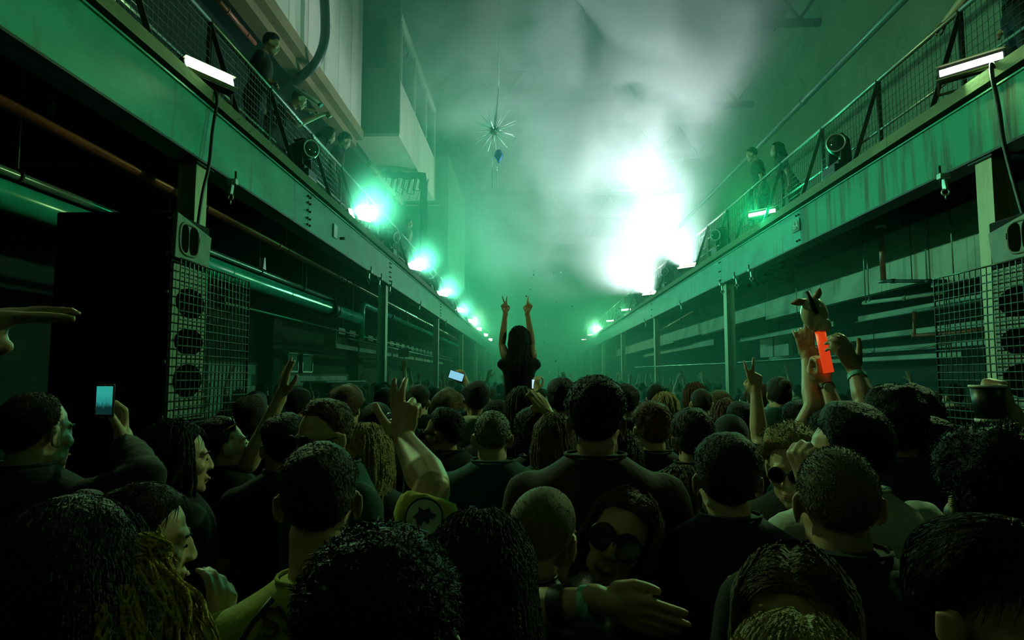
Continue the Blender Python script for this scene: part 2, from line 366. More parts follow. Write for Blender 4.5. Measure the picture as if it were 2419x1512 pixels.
# right: pale longitudinal girder, dark back wall
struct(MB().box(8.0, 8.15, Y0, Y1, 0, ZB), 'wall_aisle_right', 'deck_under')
gd = empty('girder_right', (5.0, 9, CZ+1.25), kind='structure')
gy = [4.0, 6.4, 8.6, 11.8, 14.6, 17.2, 20.0, 24, 30, 40]
for i in range(len(gy)-1):
    dz = (0, -.1, 0, 0, .08, 0, .05, 0, 0)[i]
    struct(MB().box(5.0, 5.12, gy[i]+.01, gy[i+1]-.01, CZ+1.22+dz, CZ+2.0), 'girder_panel', 'girder_pale', gd)
for y in (15.5, 17.1, 18.2, 21.5):
    struct(MB().box(6.4, 6.5, y, y+1.0, CZ+.55, CZ+1.15), 'pale_panel', 'girder_pale', gd)
# ------------------------------------------------------------------ flood lights along both balcony edges
def flood(side, k, power, colr, tilt_deg, spread):
    sg = -1 if side == 'left' else 1
    XF = XL if sg < 0 else XR
    y = D0 + DSTEP*k; x = XF + sg*.05
    yaw = math.radians(28 if sg < 0 else 42)
    ax = Vector((-sg*math.sin(yaw), math.cos(yaw), 0))                # long axis of the bar
    tilt = math.radians(tilt_deg)
    n_h = Vector((-sg*math.cos(yaw), -math.sin(yaw), 0))             # horizontal facing: into the hall and back to the crowd
    nrm = (n_h*math.cos(tilt) - Vector((0, 0, 1))*math.sin(tilt)).normalized()
    upv = ax.cross(nrm).normalized()
    if upv.z < 0: upv = -upv
    R = Matrix((ax, nrm, upv)).transposed()
    c = Vector((x, y, ZK1 + .175))
    order = ['nearest the camera', 'second from the camera', 'third from the camera', 'fourth from the camera', 'fifth from the camera', 'sixth from the camera']
    lab = ('bright strip flood light on the %s balcony edge, %s' % (side, order[k])) if 0 <= k < 6 else \
          ('small distant flood light glowing on the far %s balcony edge' % side if k >= 6 else 'strip flood light on the %s balcony edge above the photographer' % side)
    f = empty('flood_light', (x, y, ZK1), lab, 'light', 'flood lights along the %s balcony edge' % side)
    dim = sg > 0 and (k in (0, 1) or k >= 4)
    hh = .15 if (k > 0 and not dim) else .095
    MB().obox(c - nrm*.05, (.50, .09, .15), R).build('housing', 'black_plastic', f, bevel=.008)
    core = MB().obox(c + nrm*.004, (.46, .012, hh if not dim else .055), R).build('lamp_strip', 'flood_core_dim' if dim else 'flood_core', f)
    lip = MB()
    lip.obox(c + nrm*.012 + upv*.058, (.50, .05, .006), R).obox(c + nrm*.012 - upv*.058, (.50, .05, .006), R)
    lip.build('reflector_lip', 'flood_lip', f)
    for e in (-1, 1):
        MB().bar(c - nrm*.05 + ax*e*.262, Vector((c.x, c.y, ZK1+.008)) + ax*e*.262 - n_h*.05, .02, .006, nrm).build('bracket', 'black_plastic', f)
    MB().bar(Vector((c.x, c.y, ZK1+.006)) - ax*.262 - n_h*.05, Vector((c.x, c.y, ZK1+.006)) + ax*.262 - n_h*.05, .05, .008).build('foot', 'black_plastic', f)
    if power <= 0: return f
    ld = bpy.data.lights.new('flood_lamp', 'AREA'); ld.shape = 'RECTANGLE'; ld.size = .46; ld.size_y = .1
    ld.energy = power; ld.color = colr; ld.spread = math.radians(spread)
    lo = bpy.data.objects.new('flood_lamp', ld); COL.objects.link(lo); lo.parent = f
    lo.location = c + nrm*.045 - Vector(f.location)
    lo.rotation_euler = Matrix((ax, upv if ax.cross(upv).dot(-nrm) > 0 else -upv, -nrm)).transposed().to_euler()
    return f
for a in LEFT_FLOODS: flood('left', *a)
for a in RIGHT_FLOODS: flood('right', *a)
# ------------------------------------------------------------------ haze and smoke
def vol_mat(name, dens, build=None, aniso=0.35):
    m = bpy.data.materials.new(name); m.use_nodes = True; nt = m.node_tree; nt.nodes.clear()
    out = nt.nodes.new('ShaderNodeOutputMaterial'); vs = nt.nodes.new('ShaderNodeVolumeScatter')
    vs.inputs['Color'].default_value = (1, 1, 1, 1); vs.inputs['Anisotropy'].default_value = aniso
    vs.inputs['Density'].default_value = dens
    nt.links.new(vs.outputs[0], out.inputs['Volume'])
    if name == 'haze': vs.inputs['Color'].default_value = (.42, 1, .76, 1)  # green cast of the light put into the haze colour
    if build: build(nt, vs)
    M[name] = m; return m
vol_mat('haze', 0.026, aniso=0.2)
for _m in ('flood_core', 'flood_core_dim'): M[_m].cycles.emission_sampling = 'NONE'   # their light comes from the lamp in each housing
PUFFS = [((2.9, 15.4, CZ+3.6), 1.8, .10), ((2.2, 16.0, CZ+5.2), 2.6, .36), ((1.4, 15.5, CZ+7.2), 3.1, 1.6), ((2.3, 15, CZ+9.8), 3.7, 4.4),
         ((-1.5, 15, CZ+7.2), 1.6, 3.6), ((0.4, 18, CZ+4.6), 3.0, .7), ((2.8, 20.5, CZ+3.6), 1.9, .5)]
def smoke_nodes(nt, vs):
    N, L = nt.nodes, nt.links
    tc = N.new('ShaderNodeTexCoord')
    no = N.new('ShaderNodeTexNoise'); no.inputs['Scale'].default_value = 0.55; no.inputs['Detail'].default_value = 3.5; no.inputs['Distortion'].default_value = .6
    L.new(tc.outputs['Object'], no.inputs['Vector'])
    mr = N.new('ShaderNodeMapRange'); mr.inputs[1].default_value = .42; mr.inputs[2].default_value = .66; L.new(no.outputs['Fac'], mr.inputs[0])
    acc = None
    for c, r, wgt in PUFFS:
        d = N.new('ShaderNodeVectorMath'); d.operation = 'DISTANCE'; L.new(tc.outputs['Object'], d.inputs[0]); d.inputs[1].default_value = c
        q = N.new('ShaderNodeMapRange'); q.interpolation_type = 'SMOOTHSTEP'
        q.inputs[1].default_value = r*1.25; q.inputs[2].default_value = r*.2; q.inputs[3].default_value = 0; q.inputs[4].default_value = wgt
        L.new(d.outputs['Value'], q.inputs[0])
        if acc is None: acc = q.outputs[0]
        else:
            a = N.new('ShaderNodeMath'); a.operation = 'ADD'; L.new(acc, a.inputs[0]); L.new(q.outputs[0], a.inputs[1]); acc = a.outputs[0]
    mu = N.new('ShaderNodeMath'); mu.operation = 'MULTIPLY'; L.new(acc, mu.inputs[0]); L.new(mr.outputs[0], mu.inputs[1])
    m2 = N.new('ShaderNodeMath'); m2.operation = 'MULTIPLY'; L.new(mu.outputs[0], m2.inputs[0]); m2.inputs[1].default_value = 0.75
    L.new(m2.outputs[0], vs.inputs['Density'])
vol_mat('smoke', 0.3, smoke_nodes, aniso=0.3)
def domain(name, m, b, **kw):
    me = MB().box(*b).mesh(name); me.materials.append(M[m])
    return tag(link_mesh(name, me), kind='stuff', **kw)
domain('haze', 'haze', (-8.9, 10.4, 7.0, Y1-.1, .02, CZ+12.9), label='haze tinted to the green light, hanging through the far length of the hall', cat='haze')
domain('smoke_cloud', 'smoke', (-3.6, 6.2, 11.2, 22.6, CZ+2.0, CZ+12.5), label='thick pale smoke cloud rising over the right balcony lights', cat='smoke')

def halo_nodes(nt, vs):
    N, L = nt.nodes, nt.links; tc = N.new('ShaderNodeTexCoord')
    d = N.new('ShaderNodeVectorMath'); d.operation = 'LENGTH'; L.new(tc.outputs['Object'], d.inputs[0])
    q = N.new('ShaderNodeMapRange'); q.interpolation_type = 'SMOOTHERSTEP'
    q.inputs[1].default_value = .95; q.inputs[2].default_value = 0.0; q.inputs[3].default_value = 0; q.inputs[4].default_value = .24
    L.new(d.outputs['Value'], q.inputs[0]); L.new(q.outputs[0], vs.inputs['Density'])
vol_mat('glow_halo', 0.30, halo_nodes, aniso=0.3)
me = MB().ell((0, 0, 0), (1, 1, 1), n=20, m=12).mesh('glow_halo'); me.materials.append(M['glow_halo'])  # soft round volumes added so the lamps show a glowing halo
for side, k, r in (('left', 1, 1.0), ('left', 2, 1.0), ('left', 3, 1.0), ('left', 4, 1.0), ('left', 5, 1.1), ('right', 6, 1.2)):
    c_ = Vector(((XL if side == 'left' else XR) + (.12 if side == 'left' else -.12), D0 + DSTEP*k - .05, ZK1 + .30))
    o = tag(link_mesh('glow_halo', me, None, c_), 'added haze halo for the glow of a flood light on the %s balcony edge' % side, 'smoke', 'added glow halos of the flood lights', 'stuff')
    o.scale = (r*.8, r, r)
# ================================================================== people: library
mat('skin_fair', (0.56, 0.38, 0.25), 0.48, 0.0, (0.50, 0.31, 0.20), 14, spec=.4)
mat('skin_tan', (0.42, 0.26, 0.16), 0.46, 0.0, (0.36, 0.21, 0.13), 14, spec=.4)
mat('skin_brown', (0.26, 0.15, 0.09), 0.45, 0.0, (0.2, 0.11, 0.07), 14, spec=.4)
mat('hair_black', (0.008, 0.007, 0.006), 0.62, spec=.22, bump=.9, bscale=140)
mat('hair_dark', (0.020, 0.014, 0.009), 0.62, 0.0, (0.035, 0.022, 0.012), 30, spec=.22, bump=.9, bscale=140)
mat('hair_brown', (0.07, 0.042, 0.02), 0.62, 0.0, (0.11, 0.068, 0.03), 30, spec=.22, bump=.9, bscale=140)
mat('hair_auburn', (0.12, 0.045, 0.02), 0.62, 0.0, (0.08, 0.03, 0.015), 30, spec=.22, bump=.9, bscale=140)
mat('hair_fair', (0.34, 0.24, 0.10), 0.62, 0.0, (0.22, 0.15, 0.06), 30, spec=.22, bump=.9, bscale=140)
mat('hair_blonde', (0.55, 0.38, 0.08), 0.62, 0.0, (0.35, 0.22, 0.05), 30, spec=.22, bump=.9, bscale=140)
mat('hair_grey', (0.16, 0.15, 0.12), 0.62, 0.0, (0.1, 0.09, 0.07), 30, bump=.9, bscale=140)
mat('stubble', (0.10, 0.08, 0.05), 0.75, 0.0, (0.16, 0.12, 0.08), 60)
def cloth(name, c, c2=None, sheen=.10, rough=.85):
    mat(name, c, rough, 0.0, c2 or tuple(x*.7 for x in c), 9, (1, 1, 1), .35, .7, .25, 60, sheen=sheen, spec=.25)
cloth('cloth_black', (0.010, 0.011, 0.012)); cloth('cloth_charcoal', (0.03, 0.032, 0.035)); cloth('cloth_navy', (0.012, 0.018, 0.035))
cloth('cloth_maroon', (0.045, 0.016, 0.013)); cloth('cloth_teal', (0.012, 0.06, 0.05)); cloth('cloth_white', (0.62, 0.64, 0.58)); cloth('cloth_cream', (0.45, 0.42, 0.33))
cloth('cloth_grey', (0.14, 0.13, 0.11)); cloth('cloth_olive', (0.05, 0.05, 0.025)); cloth('cloth_yellow', (0.46, 0.44, 0.09), (0.36, 0.35, 0.07)); cloth('cloth_fleece', (0.26, 0.25, 0.20), (0.12, 0.12, 0.1))
cloth('denim', (0.02, 0.028, 0.045)); mat('leather_black', (0.012, 0.013, 0.013), 0.28, spec=.7, bump=.3, bscale=18)
mat('lens_black', (0.003, 0.003, 0.003), 0.12, spec=.35); mat('gold_wire', (0.6, 0.45, 0.15), 0.25, 1.0); mat('silver', (0.8, 0.8, 0.78), 0.2, 1.0)
mat('shoe_dark', (0.02, 0.02, 0.02), 0.6); mat('band_paper', (0.35, 0.75, 0.72), 0.6, 0.0, (0.05, 0.45, 0.45), 40, (1, 1, 1), .48, .55); mat('band_black', (0.008, 0.008, 0.008), 0.6)

def np_mesh(name, V, F):
    """V (n,3); F a list of face tuples or an (m,4)/(m,3) int array"""
    me = bpy.data.meshes.new(name); V = np.asarray(V, dtype=np.float32)
    if isinstance(F, np.ndarray):
        k = F.shape[1]; m = len(F)
        me.vertices.add(len(V)); me.vertices.foreach_set('co', V.ravel())
        me.loops.add(m*k); me.loops.foreach_set('vertex_index', F.astype(np.int32).ravel())
        me.polygons.add(m); me.polygons.foreach_set('loop_start', np.arange(0, m*k, k, dtype=np.int32))
        me.polygons.foreach_set('use_smooth', np.ones(m, dtype=bool)); me.update(calc_edges=True)
    else:
        me.from_pydata(V.tolist(), [], F); me.polygons.foreach_set('use_smooth', np.ones(len(F), dtype=bool))
    return me
# -- primitive shapes that the voxel remesher fuses into one skin
class Pr:
    def __init__(s): s.v = []; s.f = []; s.n = 0
    def add(s, V, F):
        V = np.asarray(V, float); s.v.append(V); s.f += [tuple(int(i)+s.n for i in f) for f in F]; s.n += len(V); return s
    def rings(s, R):
        """R: list of (n,3) rings; closed with end fans"""
        n = len(R[0]); m = len(R); V = np.concatenate(R + [R[0].mean(0, keepdims=True), R[-1].mean(0, keepdims=True)])
        F = [(i*n+k, i*n+(k+1) % n, (i+1)*n+(k+1) % n, (i+1)*n+k) for i in range(m-1) for k in range(n)]
        F += [(m*n, (k+1) % n, k) for k in range(n)] + [(m*n+1, (m-1)*n+k, (m-1)*n+(k+1) % n) for k in range(n)]
        return s.add(V, F)
    def cap(s, p0, r0, p1, r1, n=10, flat=False):
        p0 = np.array(p0, float); p1 = np.array(p1, float); d = p1-p0; L = np.linalg.norm(d)
        if L < 1e-6: d = np.array([0, 0, 1.]); L = 1e-6
        d = d/L; u = np.array([0, 0, 1.]) if abs(d[2]) < .9 else np.array([1., 0, 0])
        x = np.cross(d, u); x /= np.linalg.norm(x); y = np.cross(d, x)
        a = 2*PI*np.arange(n)/n; C = np.cos(a)[:, None]*x + np.sin(a)[:, None]*y; R = []
        if not flat:
            for t in (-75, -40): R.append(p0 + d*r0*math.sin(math.radians(t)) + C*r0*math.cos(math.radians(t)))
        R.append(p0 + C*r0); R.append(p1 + C*r1)
        if not flat:
            for t in (40, 75): R.append(p1 + d*r1*math.sin(math.radians(t)) + C*r1*math.cos(math.radians(t)))
        return s.rings(R)
    def chain(s, pts, rs, n=10):
        for i in range(len(pts)-1): s.cap(pts[i], rs[i], pts[i+1], rs[i+1], n)
        return s
    def ell(s, c, r, R=None, n=14, m=9):
        c = np.array(c, float); rg = []
        for i in range(m):
            t = -PI/2 + PI*(i+.35)/(m-.3)
            a = 2*PI*np.arange(n)/n
            P = np.stack([r[0]*math.cos(t)*np.cos(a), r[1]*math.cos(t)*np.sin(a), np.full(n, r[2]*math.sin(t))], 1)
            if R is not None: P = P @ np.array(R).T
            rg.append(c + P)
        return s.rings(rg)
    def loft(s, L, n=18, p=2.4):
        """L: list of (z, rx, ry, yc): super-ellipses stacked in z"""
        a = 2*PI*np.arange(n)/n; cx = np.sign(np.cos(a))*np.abs(np.cos(a))**(2/p); sy = np.sign(np.sin(a))*np.abs(np.sin(a))**(2/p)
        return s.rings([np.stack([rx*cx, ry*sy+yc, np.full(n, z)], 1) for z, rx, ry, yc in L])
_tmp = bpy.data.objects.new('tmp', bpy.data.meshes.new('tmp')); COL.objects.link(_tmp)
_rm = _tmp.modifiers.new('r', 'REMESH'); _rm.mode = 'VOXEL'; _sm = _tmp.modifiers.new('s', 'SMOOTH'); _sm.factor = .5
def remesh(pr, vox, it=4):
    me = bpy.data.meshes.new('t'); me.from_pydata(np.concatenate(pr.v).tolist(), [], pr.f)
    old = _tmp.data; _tmp.data = me; bpy.data.meshes.remove(old)
    _rm.voxel_size = vox; _sm.iterations = it
    dg = bpy.context.evaluated_depsgraph_get(); ev = _tmp.evaluated_get(dg); m = ev.to_mesh()
    V = np.empty(len(m.vertices)*3, dtype=np.float32); m.vertices.foreach_get('co', V)
    F = np.empty(len(m.loops), dtype=np.int32); m.loops.foreach_get('vertex_index', F)
    F = F.reshape(-1, 4); ev.to_mesh_clear()
    return V.reshape(-1, 3).astype(float), F
def Rz(a): c, s = math.cos(a), math.sin(a); return np.array([[c, -s, 0], [s, c, 0], [0, 0, 1.]])
def Rx(a): c, s = math.cos(a), math.sin(a); return np.array([[1, 0, 0], [0, c, -s], [0, s, c]])
def Ry(a): c, s = math.cos(a), math.sin(a); return np.array([[c, 0, s], [0, 1, 0], [-s, 0, c]])
class Wave:
    """cheap smooth noise: a sum of random sine waves"""
    def __init__(s, freq, k=9, seed=0):
        g = np.random.default_rng(seed); s.K = g.normal(size=(k, 3))*freq; s.P = g.uniform(0, 6.28, k)
    def __call__(s, V): return np.sin(V @ s.K.T + s.P).mean(1)
# -- head, facing +Y, origin between the ears, chin at -.122, crown at +.119
def head_prims(f):
    p = Pr(); j = .9 if f else 1.0
    p.ell((0, -.012, .028), (.0735, .098, .091)); p.ell((0, .028, -.030), (.064*j, .066, .088)); p.ell((0, .042, -.082), (.050*j, .046, .036))
    p.ell((0, .073, -.103), (.022*j, .020, .018)); p.ell((0, .074, .022), (.052, .019, .015))
    p.cap((0, .090, .010), .009, (0, .110 if not f else .106, -.030), .0125); p.ell((.012, .100, -.034), (.010, .012, .008)); p.ell((-.012, .100, -.034), (.010, .012, .008))
    for s in (-1, 1):
        p.ell((s*.040, .050, -.024), (.028, .034, .026)); p.ell((s*.031, .074, .000), (.015, .014, .010))
        R = Rz(s*.35) @ Rx(-.2)
        p.ell((s*.082, -.006, -.004), (.008, .021, .034), R); p.ell((s*.080, .004, -.028), (.007, .011, .013), R)
        p.cap((s*.090, -.020, .018), .006, (s*.091, -.024, -.012), .005, 8)
        p.ell((s*.044*j, .018, -.070), (.020, .038, .034))
    p.ell((0, .090, -.064), (.024, .012, .0065)); p.ell((0, .088, -.077), (.020, .012, .0075))
    p.chain([(0, -.020, -.055), (0, -.034, -.125), (0, -.045, -.20)], [.058 if not f else .05, .055 if not f else .046, .062 if not f else .053], 14)
    return p
HEADS = {(f, h): remesh(head_prims(f), .0060 if h else .0100, 3 if h else 2) for f in (False, True) for h in (False, True)}
HC0 = np.array([0, -.012, .028]); HR = np.array([.0745, .0985, .0915])
def smooth01(x): x = np.clip(x, 0, 1); return x*x*(3-2*x)
def hairline(d, recede=0.0, low=0.0):
    az = np.degrees(np.arccos(np.clip(d[:, 1]/np.maximum(np.hypot(d[:, 0], d[:, 1]), 1e-6), -1, 1)))
    el = np.degrees(np.arcsin(np.clip(d[:, 2], -1, 1)))
    h = np.interp(az, [0, 35, 60, 78, 92, 112, 135, 180], [38+recede, 36+recede*1.2, 24+recede*.5, -2, -4, -32-low, -46-low, -54-low])
    return el - h
def base_r(d): return 1/np.sqrt(((d/HR)**2).sum(1))
def sphere_grid(nt, nph):
    t = np.linspace(-PI/2, PI/2, nt); ph = 2*PI*np.arange(nph)/nph
    T, P = np.meshgrid(t, ph, indexing='ij')
    D = np.stack([np.cos(T)*np.cos(P), np.cos(T)*np.sin(P), np.sin(T)], -1).reshape(-1, 3)
    F = np.array([(i*nph+k, i*nph+(k+1) % nph, (i+1)*nph+(k+1) % nph, (i+1)*nph+k) for i in range(nt-1) for k in range(nph)])
    return D, F
SG_HI = sphere_grid(44, 66); SG_LO = sphere_grid(26, 38)
def ribbons(P, W, wd):
    """P (N,k,3) strand points, W (N,3) width directions, wd (k,) half widths -> V, quads"""
    N, k, _ = P.shape; off = W[:, None, :]*np.asarray(wd)[None, :, None]
    V = np.stack([P-off, P+off], 2).reshape(-1, 3)
    b = (np.arange(N)*k*2)[:, None] + (np.arange(k-1)*2)[None, :]; b = b.ravel()
    return V, np.stack([b, b+1, b+3, b+2], 1)
def tubes_np(P, R, n=5):
    """P (N,k,3) paths, R (N,k) radii -> V, quads; flattened locks of hair"""
    N, k, _ = P.shape; d = np.gradient(P, axis=1); d /= np.linalg.norm(d, axis=2, keepdims=True)+1e-9
    u = np.zeros_like(d); u[..., 1] = 1.0; u[..., 0] = .37
    x = np.cross(d, u); x /= np.linalg.norm(x, axis=2, keepdims=True)+1e-9; y = np.cross(d, x)
    a = 2*PI*np.arange(n)/n
    V = P[:, :, None, :] + R[:, :, None, None]*(np.cos(a)[None, None, :, None]*x[:, :, None, :] + np.sin(a)[None, None, :, None]*y[:, :, None, :])
    idx = np.arange(N*k*n).reshape(N, k, n); nx = np.roll(idx, -1, axis=2)
    F = np.stack([idx[:, :-1], nx[:, :-1], nx[:, 1:], idx[:, 1:]], -1).reshape(-1, 4)
    return V.reshape(-1, 3), F
def hair_geo(kind, seed=0, hi=True, top=.022, side=.012, length=.32, strands=1800, slen=.03, spiky=.35, recede=0., w=.0011, part=0.0, curl=.0, locks=240):
    """hair in head space; kind: short, buzz, curly, long, bun"""
    g = np.random.default_rng(seed); D, F = SG_HI if hi else SG_LO
    wv = Wave(38, 10, seed); wf = Wave(110, 12, seed+1)
    def thick(d):
        up = smooth01((d[:, 2]+.1)/.9); t = side + (top-side)*up
        if kind == 'buzz': return t
        a = .16 if kind != 'curly' else .34
        t = t*(1 + a*2.2*wv(d*.09)) + (.004 if kind != 'curly' else .009)*wf(d*.09)
        hl = hairline(d, recede, 0 if kind in ('short', 'buzz') else 10)
        if kind == 'short': t = t*(.25 + .75*smooth01(hl/34))
        if part: t = t - .010*np.exp(-((d[:, 0]-part*.3)/.09)**2)*smooth01(d[:, 2]*1.5)*(d[:, 1] > -.4)
        return t
    low = 0 if kind in ('short', 'buzz') else 10
    mk = smooth01(hairline(D, recede, low)/(9 if kind != 'buzz' else 12) + .5)
    r = base_r(D) + thick(D)*mk - .014*(1-mk)
    Vs = [HC0 + D*r[:, None]]; Fs = [F]; nv = len(D)
    def put(V, Q):
        nonlocal nv
        Vs.append(V); Fs.append(Q + nv); nv += len(V)
    if kind in ('long', 'bun') :
        if kind == 'long':
            nl = locks if hi else 60
            az = g.uniform(62, 298, nl); e0 = g.uniform(5, 80, nl); P = []
            for q in range(3):
                e = np.radians(e0*(1-q/2.) - 12*(q/2.)); a = np.radians(az)
                d = np.stack([np.sin(a)*np.cos(e), np.cos(a)*np.cos(e), np.sin(e)], 1)
                P.append(HC0 + d*(base_r(d) + side*1.1 + .006)[:, None])
            last = P[-1]; zend = -length + g.normal(0, .03, nl)
            for q in range(1, 7):
                t = q/6.; z = last[:, 2] + (zend-last[:, 2])*t
                k = smooth01(np.full(nl, t*1.3)); back = np.cos(np.radians(az)) < .15
                x = last[:, 0]*(1 - .18*k) + .012*np.sin(7*t+az) ; y = np.where(back, np.minimum(last[:, 1], -.03) - .05*k, last[:, 1]-.01*k) + .01*np.cos(5*t+az*2)
                P.append(np.stack([x, y, z], 1))
            P = np.stack(P, 1); R = np.interp(np.arange(9), [0, 2, 6, 8], [.005, .011, .010, .002])[None, :]*g.uniform(.6, 1.1, (nl, 1))*(.62*math.sqrt(420/locks)*(.75 if locks > 420 else 1) if hi else 1.25)
            put(*tubes_np(P, R))
            core = Pr().loft([(-length*.92, .05, .02, -.085), (-length*.6, .085, .035, -.078), (-.12, .082, .045, -.065), (-.02, .07, .05, -.05), (.05, .05, .04, -.04)], 16)
            put(np.concatenate(core.v), np.array([f if len(f) == 4 else (f[0], f[1], f[2], f[2]) for f in core.f]))
        else:
            b = Pr().ell((0, -.125, .075), (.042, .042, .040), n=16, m=11)
            V = np.concatenate(b.v); V = V + .006*Wave(90, 9, seed)(V)[:, None]
            put(V, np.array([f if len(f) == 4 else (f[0], f[1], f[2], f[2]) for f in b.f]))
    if strands and hi:
        d = g.normal(size=(strands*3, 3)); d /= np.linalg.norm(d, axis=1, keepdims=True)
        d = d[hairline(d, recede, low) > 3][:strands]; N = len(d)
        p0 = HC0 + d*(base_r(d) + thick(d)*.85)[:, None]
        comb = np.array([0, -.55, -.8]) if kind != 'curly' else np.array([0, -.1, -.2])
        comb = comb + g.normal(size=(N, 3))*(.9 if kind == 'curly' else (.45 if spiky > .2 else .16))
        if part: comb[:, 0] += np.sign(d[:, 0]-part*.3)*.8
        comb -= d*(comb*d).sum(1, keepdims=True)*.9; comb /= np.linalg.norm(comb, axis=1, keepdims=True)
        L = slen*g.uniform(.5, 1.3, N)*((.3 + .7*smooth01((d[:, 2]+.1)/.7)) if kind == 'short' else 1.0)
        P = []
        for q in range(4):
            t = q/3.; li = spiky*(1-.5*t)
            v = d*li*t + comb*(1-li)*t
            if curl: v = v + .25*curl*np.stack([np.sin(9*t+6.28*g.random(N)), np.cos(8*t+6.28*g.random(N)), np.sin(7*t+6.28*g.random(N))], 1)*t
            if spiky <= .2:
                dt = d + comb*(t*L/.1)[:, None]; dt /= np.linalg.norm(dt, axis=1, keepdims=True)
                P.append(HC0 + dt*(base_r(dt) + thick(dt) + .0015 + .004*spiky*t)[:, None])
            else: P.append(p0 + v*L[:, None])
        W = np.cross(d, comb); W /= np.linalg.norm(W, axis=1, keepdims=True)+1e-9
        W = W + .6*d*g.normal(size=(N, 1)); W /= np.linalg.norm(W, axis=1, keepdims=True)
        put(*ribbons(np.stack(P, 1), W, np.array([w, w*1.1, w*.8, w*.15])))
    return np.concatenate(Vs), np.concatenate(Fs)
# -- hands: origin at the wrist, +Z along the fingers, +Y out of the palm, +X to the thumb side
POSES = {  # per finger (index..little): curls of the three joints (deg), splay (deg); then thumb points
    'open':  [((6, 10, 8), 7), ((4, 8, 6), 1), ((8, 10, 8), -5), ((12, 12, 10), -13)],
    'spread': [((4, 6, 5), 14), ((2, 5, 5), 3), ((6, 8, 6), -9), ((10, 10, 8), -22)],
    'relax': [((22, 30, 20), 6), ((28, 34, 22), 1), ((34, 38, 24), -4), ((38, 40, 26), -10)],
    'peace': [((4, 6, 4), 12), ((2, 4, 4), -8), ((75, 95, 60), -3), ((75, 95, 60), -8)],
    'point': [((2, 6, 5), 3), ((60, 85, 50), 1), ((75, 95, 60), -3), ((78, 95, 60), -8)],
    'rock':  [((10, 20, 10), 6), ((10, 14, 8), 0), ((20, 30, 20), -4), ((10, 14, 10), -14)],
    'grip':  [((62, 80, 40), 2), ((66, 84, 42), 0), ((70, 86, 44), -2), ((74, 86, 46), -5)],
    'phone': [((45, 55, 25), 5), ((48, 55, 25), 1), ((50, 58, 28), -3), ((52, 58, 30), -8)],
    'jersey': [((4, 8, 5), 4), ((12, 22, 12), 1), ((58, 70, 40), -2), ((62, 74, 40), -6)],
    'blade': [((3, 4, 3), 1), ((2, 4, 3), 0), ((4, 5, 4), -1), ((8, 8, 6), -3)]}
THUMB = {'open': [(.030, .006, .018), (.058, .012, .046), (.076, .014, .072), (.086, .014, .094)],
         'blade': [(.030, .008, .018), (.046, .014, .050), (.050, .016, .078), (.050, .016, .098)],
         'grip': [(.028, .010, .018), (.046, .030, .044), (.036, .046, .066), (.014, .050, .076)],
         'phone': [(.028, .010, .018), (.052, .026, .046), (.056, .040, .074), (.050, .046, .096)],
         'peace': [(.028, .010, .018), (.044, .028, .046), (.026, .040, .066), (.004, .042, .070)]}
def hand_prims(p, T, pose, left, k=1.0):
    """adds the hand to Pr p; T maps hand space to the target space"""
    q = Pr(); sx = 1 if left else -1
    def add(pts, rs): q.chain(pts, rs, 9)
    base_x = [.030, .010, -.010, -.028]; ln = [.074, .083, .076, .060]; kz = [.088, .092, .087, .078]
    q.ell((.001, 0, .048), (.037, .0135, .046), n=12, m=8); q.ell((.018, .006, .03), (.018, .013, .026), n=10, m=7)
    q.cap((0, 0, -.02), .027, (0, 0, .02), .026, 10)
    for i, ((c1, c2, c3), sp) in enumerate(POSES[pose]):
        b = np.array([base_x[i], 0, kz[i]]); q.cap((base_x[i]*.55, 0, .02), .012, b, .0112, 8)
        s0 = math.radians(sp); dx = np.array([math.sin(s0), 0, math.cos(s0)]); a = 0; P = [b]
        for c, fr in zip((c1, c2, c3), (.46, .30, .24)):
            a += math.radians(c); d = dx*math.cos(a) + np.array([0, 1, 0])*math.sin(a); P.append(P[-1] + d*ln[i]*fr)
        r = .0096 if i < 3 else .0084
        add(P, [r*1.06, r, r*.92, r*.78])
    th = THUMB.get(pose) or THUMB['open' if pose in ('spread', 'relax', 'rock') else ('peace' if pose in ('peace', 'point') else 'open')]
    add(th, [.0155, .0128, .0108, .0092])
    V = np.concatenate(q.v)*k; V[:, 0] *= sx
    F = q.f if left else [f[::-1] for f in q.f]
    p.add(T(V), F)
def frame(z, y):
    z = np.array(z, float); z /= np.linalg.norm(z); y = np.array(y, float); y = y - z*y.dot(z); y /= np.linalg.norm(y)
    return np.stack([np.cross(y, z), y, z], 1)
def arm_geo(sh, el, wr, hand='open', hdir=None, palm=(0, 1, 0), left=False, k=1.0, vox=.005, thick=1.0):
    """shoulder-elbow-wrist-hand fused into one surface"""
    sh, el, wr = (np.array(a, float) for a in (sh, el, wr)); p = Pr(); t = thick
    up = el-sh; fo = wr-el
    p.cap(sh, .052*t, sh+up*.45, .050*t); p.cap(sh+up*.45, .050*t, el, .038*t)
    p.cap(el, .038*t, el+fo*.28, .043*t); p.cap(el+fo*.28, .043*t, el+fo*.7, .033*t); p.cap(el+fo*.7, .033*t, wr, .0265*t)
    hd = fo/np.linalg.norm(fo) if hdir is None else np.array(hdir, float)
    Fm = frame(hd, palm); hand_prims(p, lambda V: wr + V @ Fm.T, hand, left, k)
    return remesh(p, vox, 3)
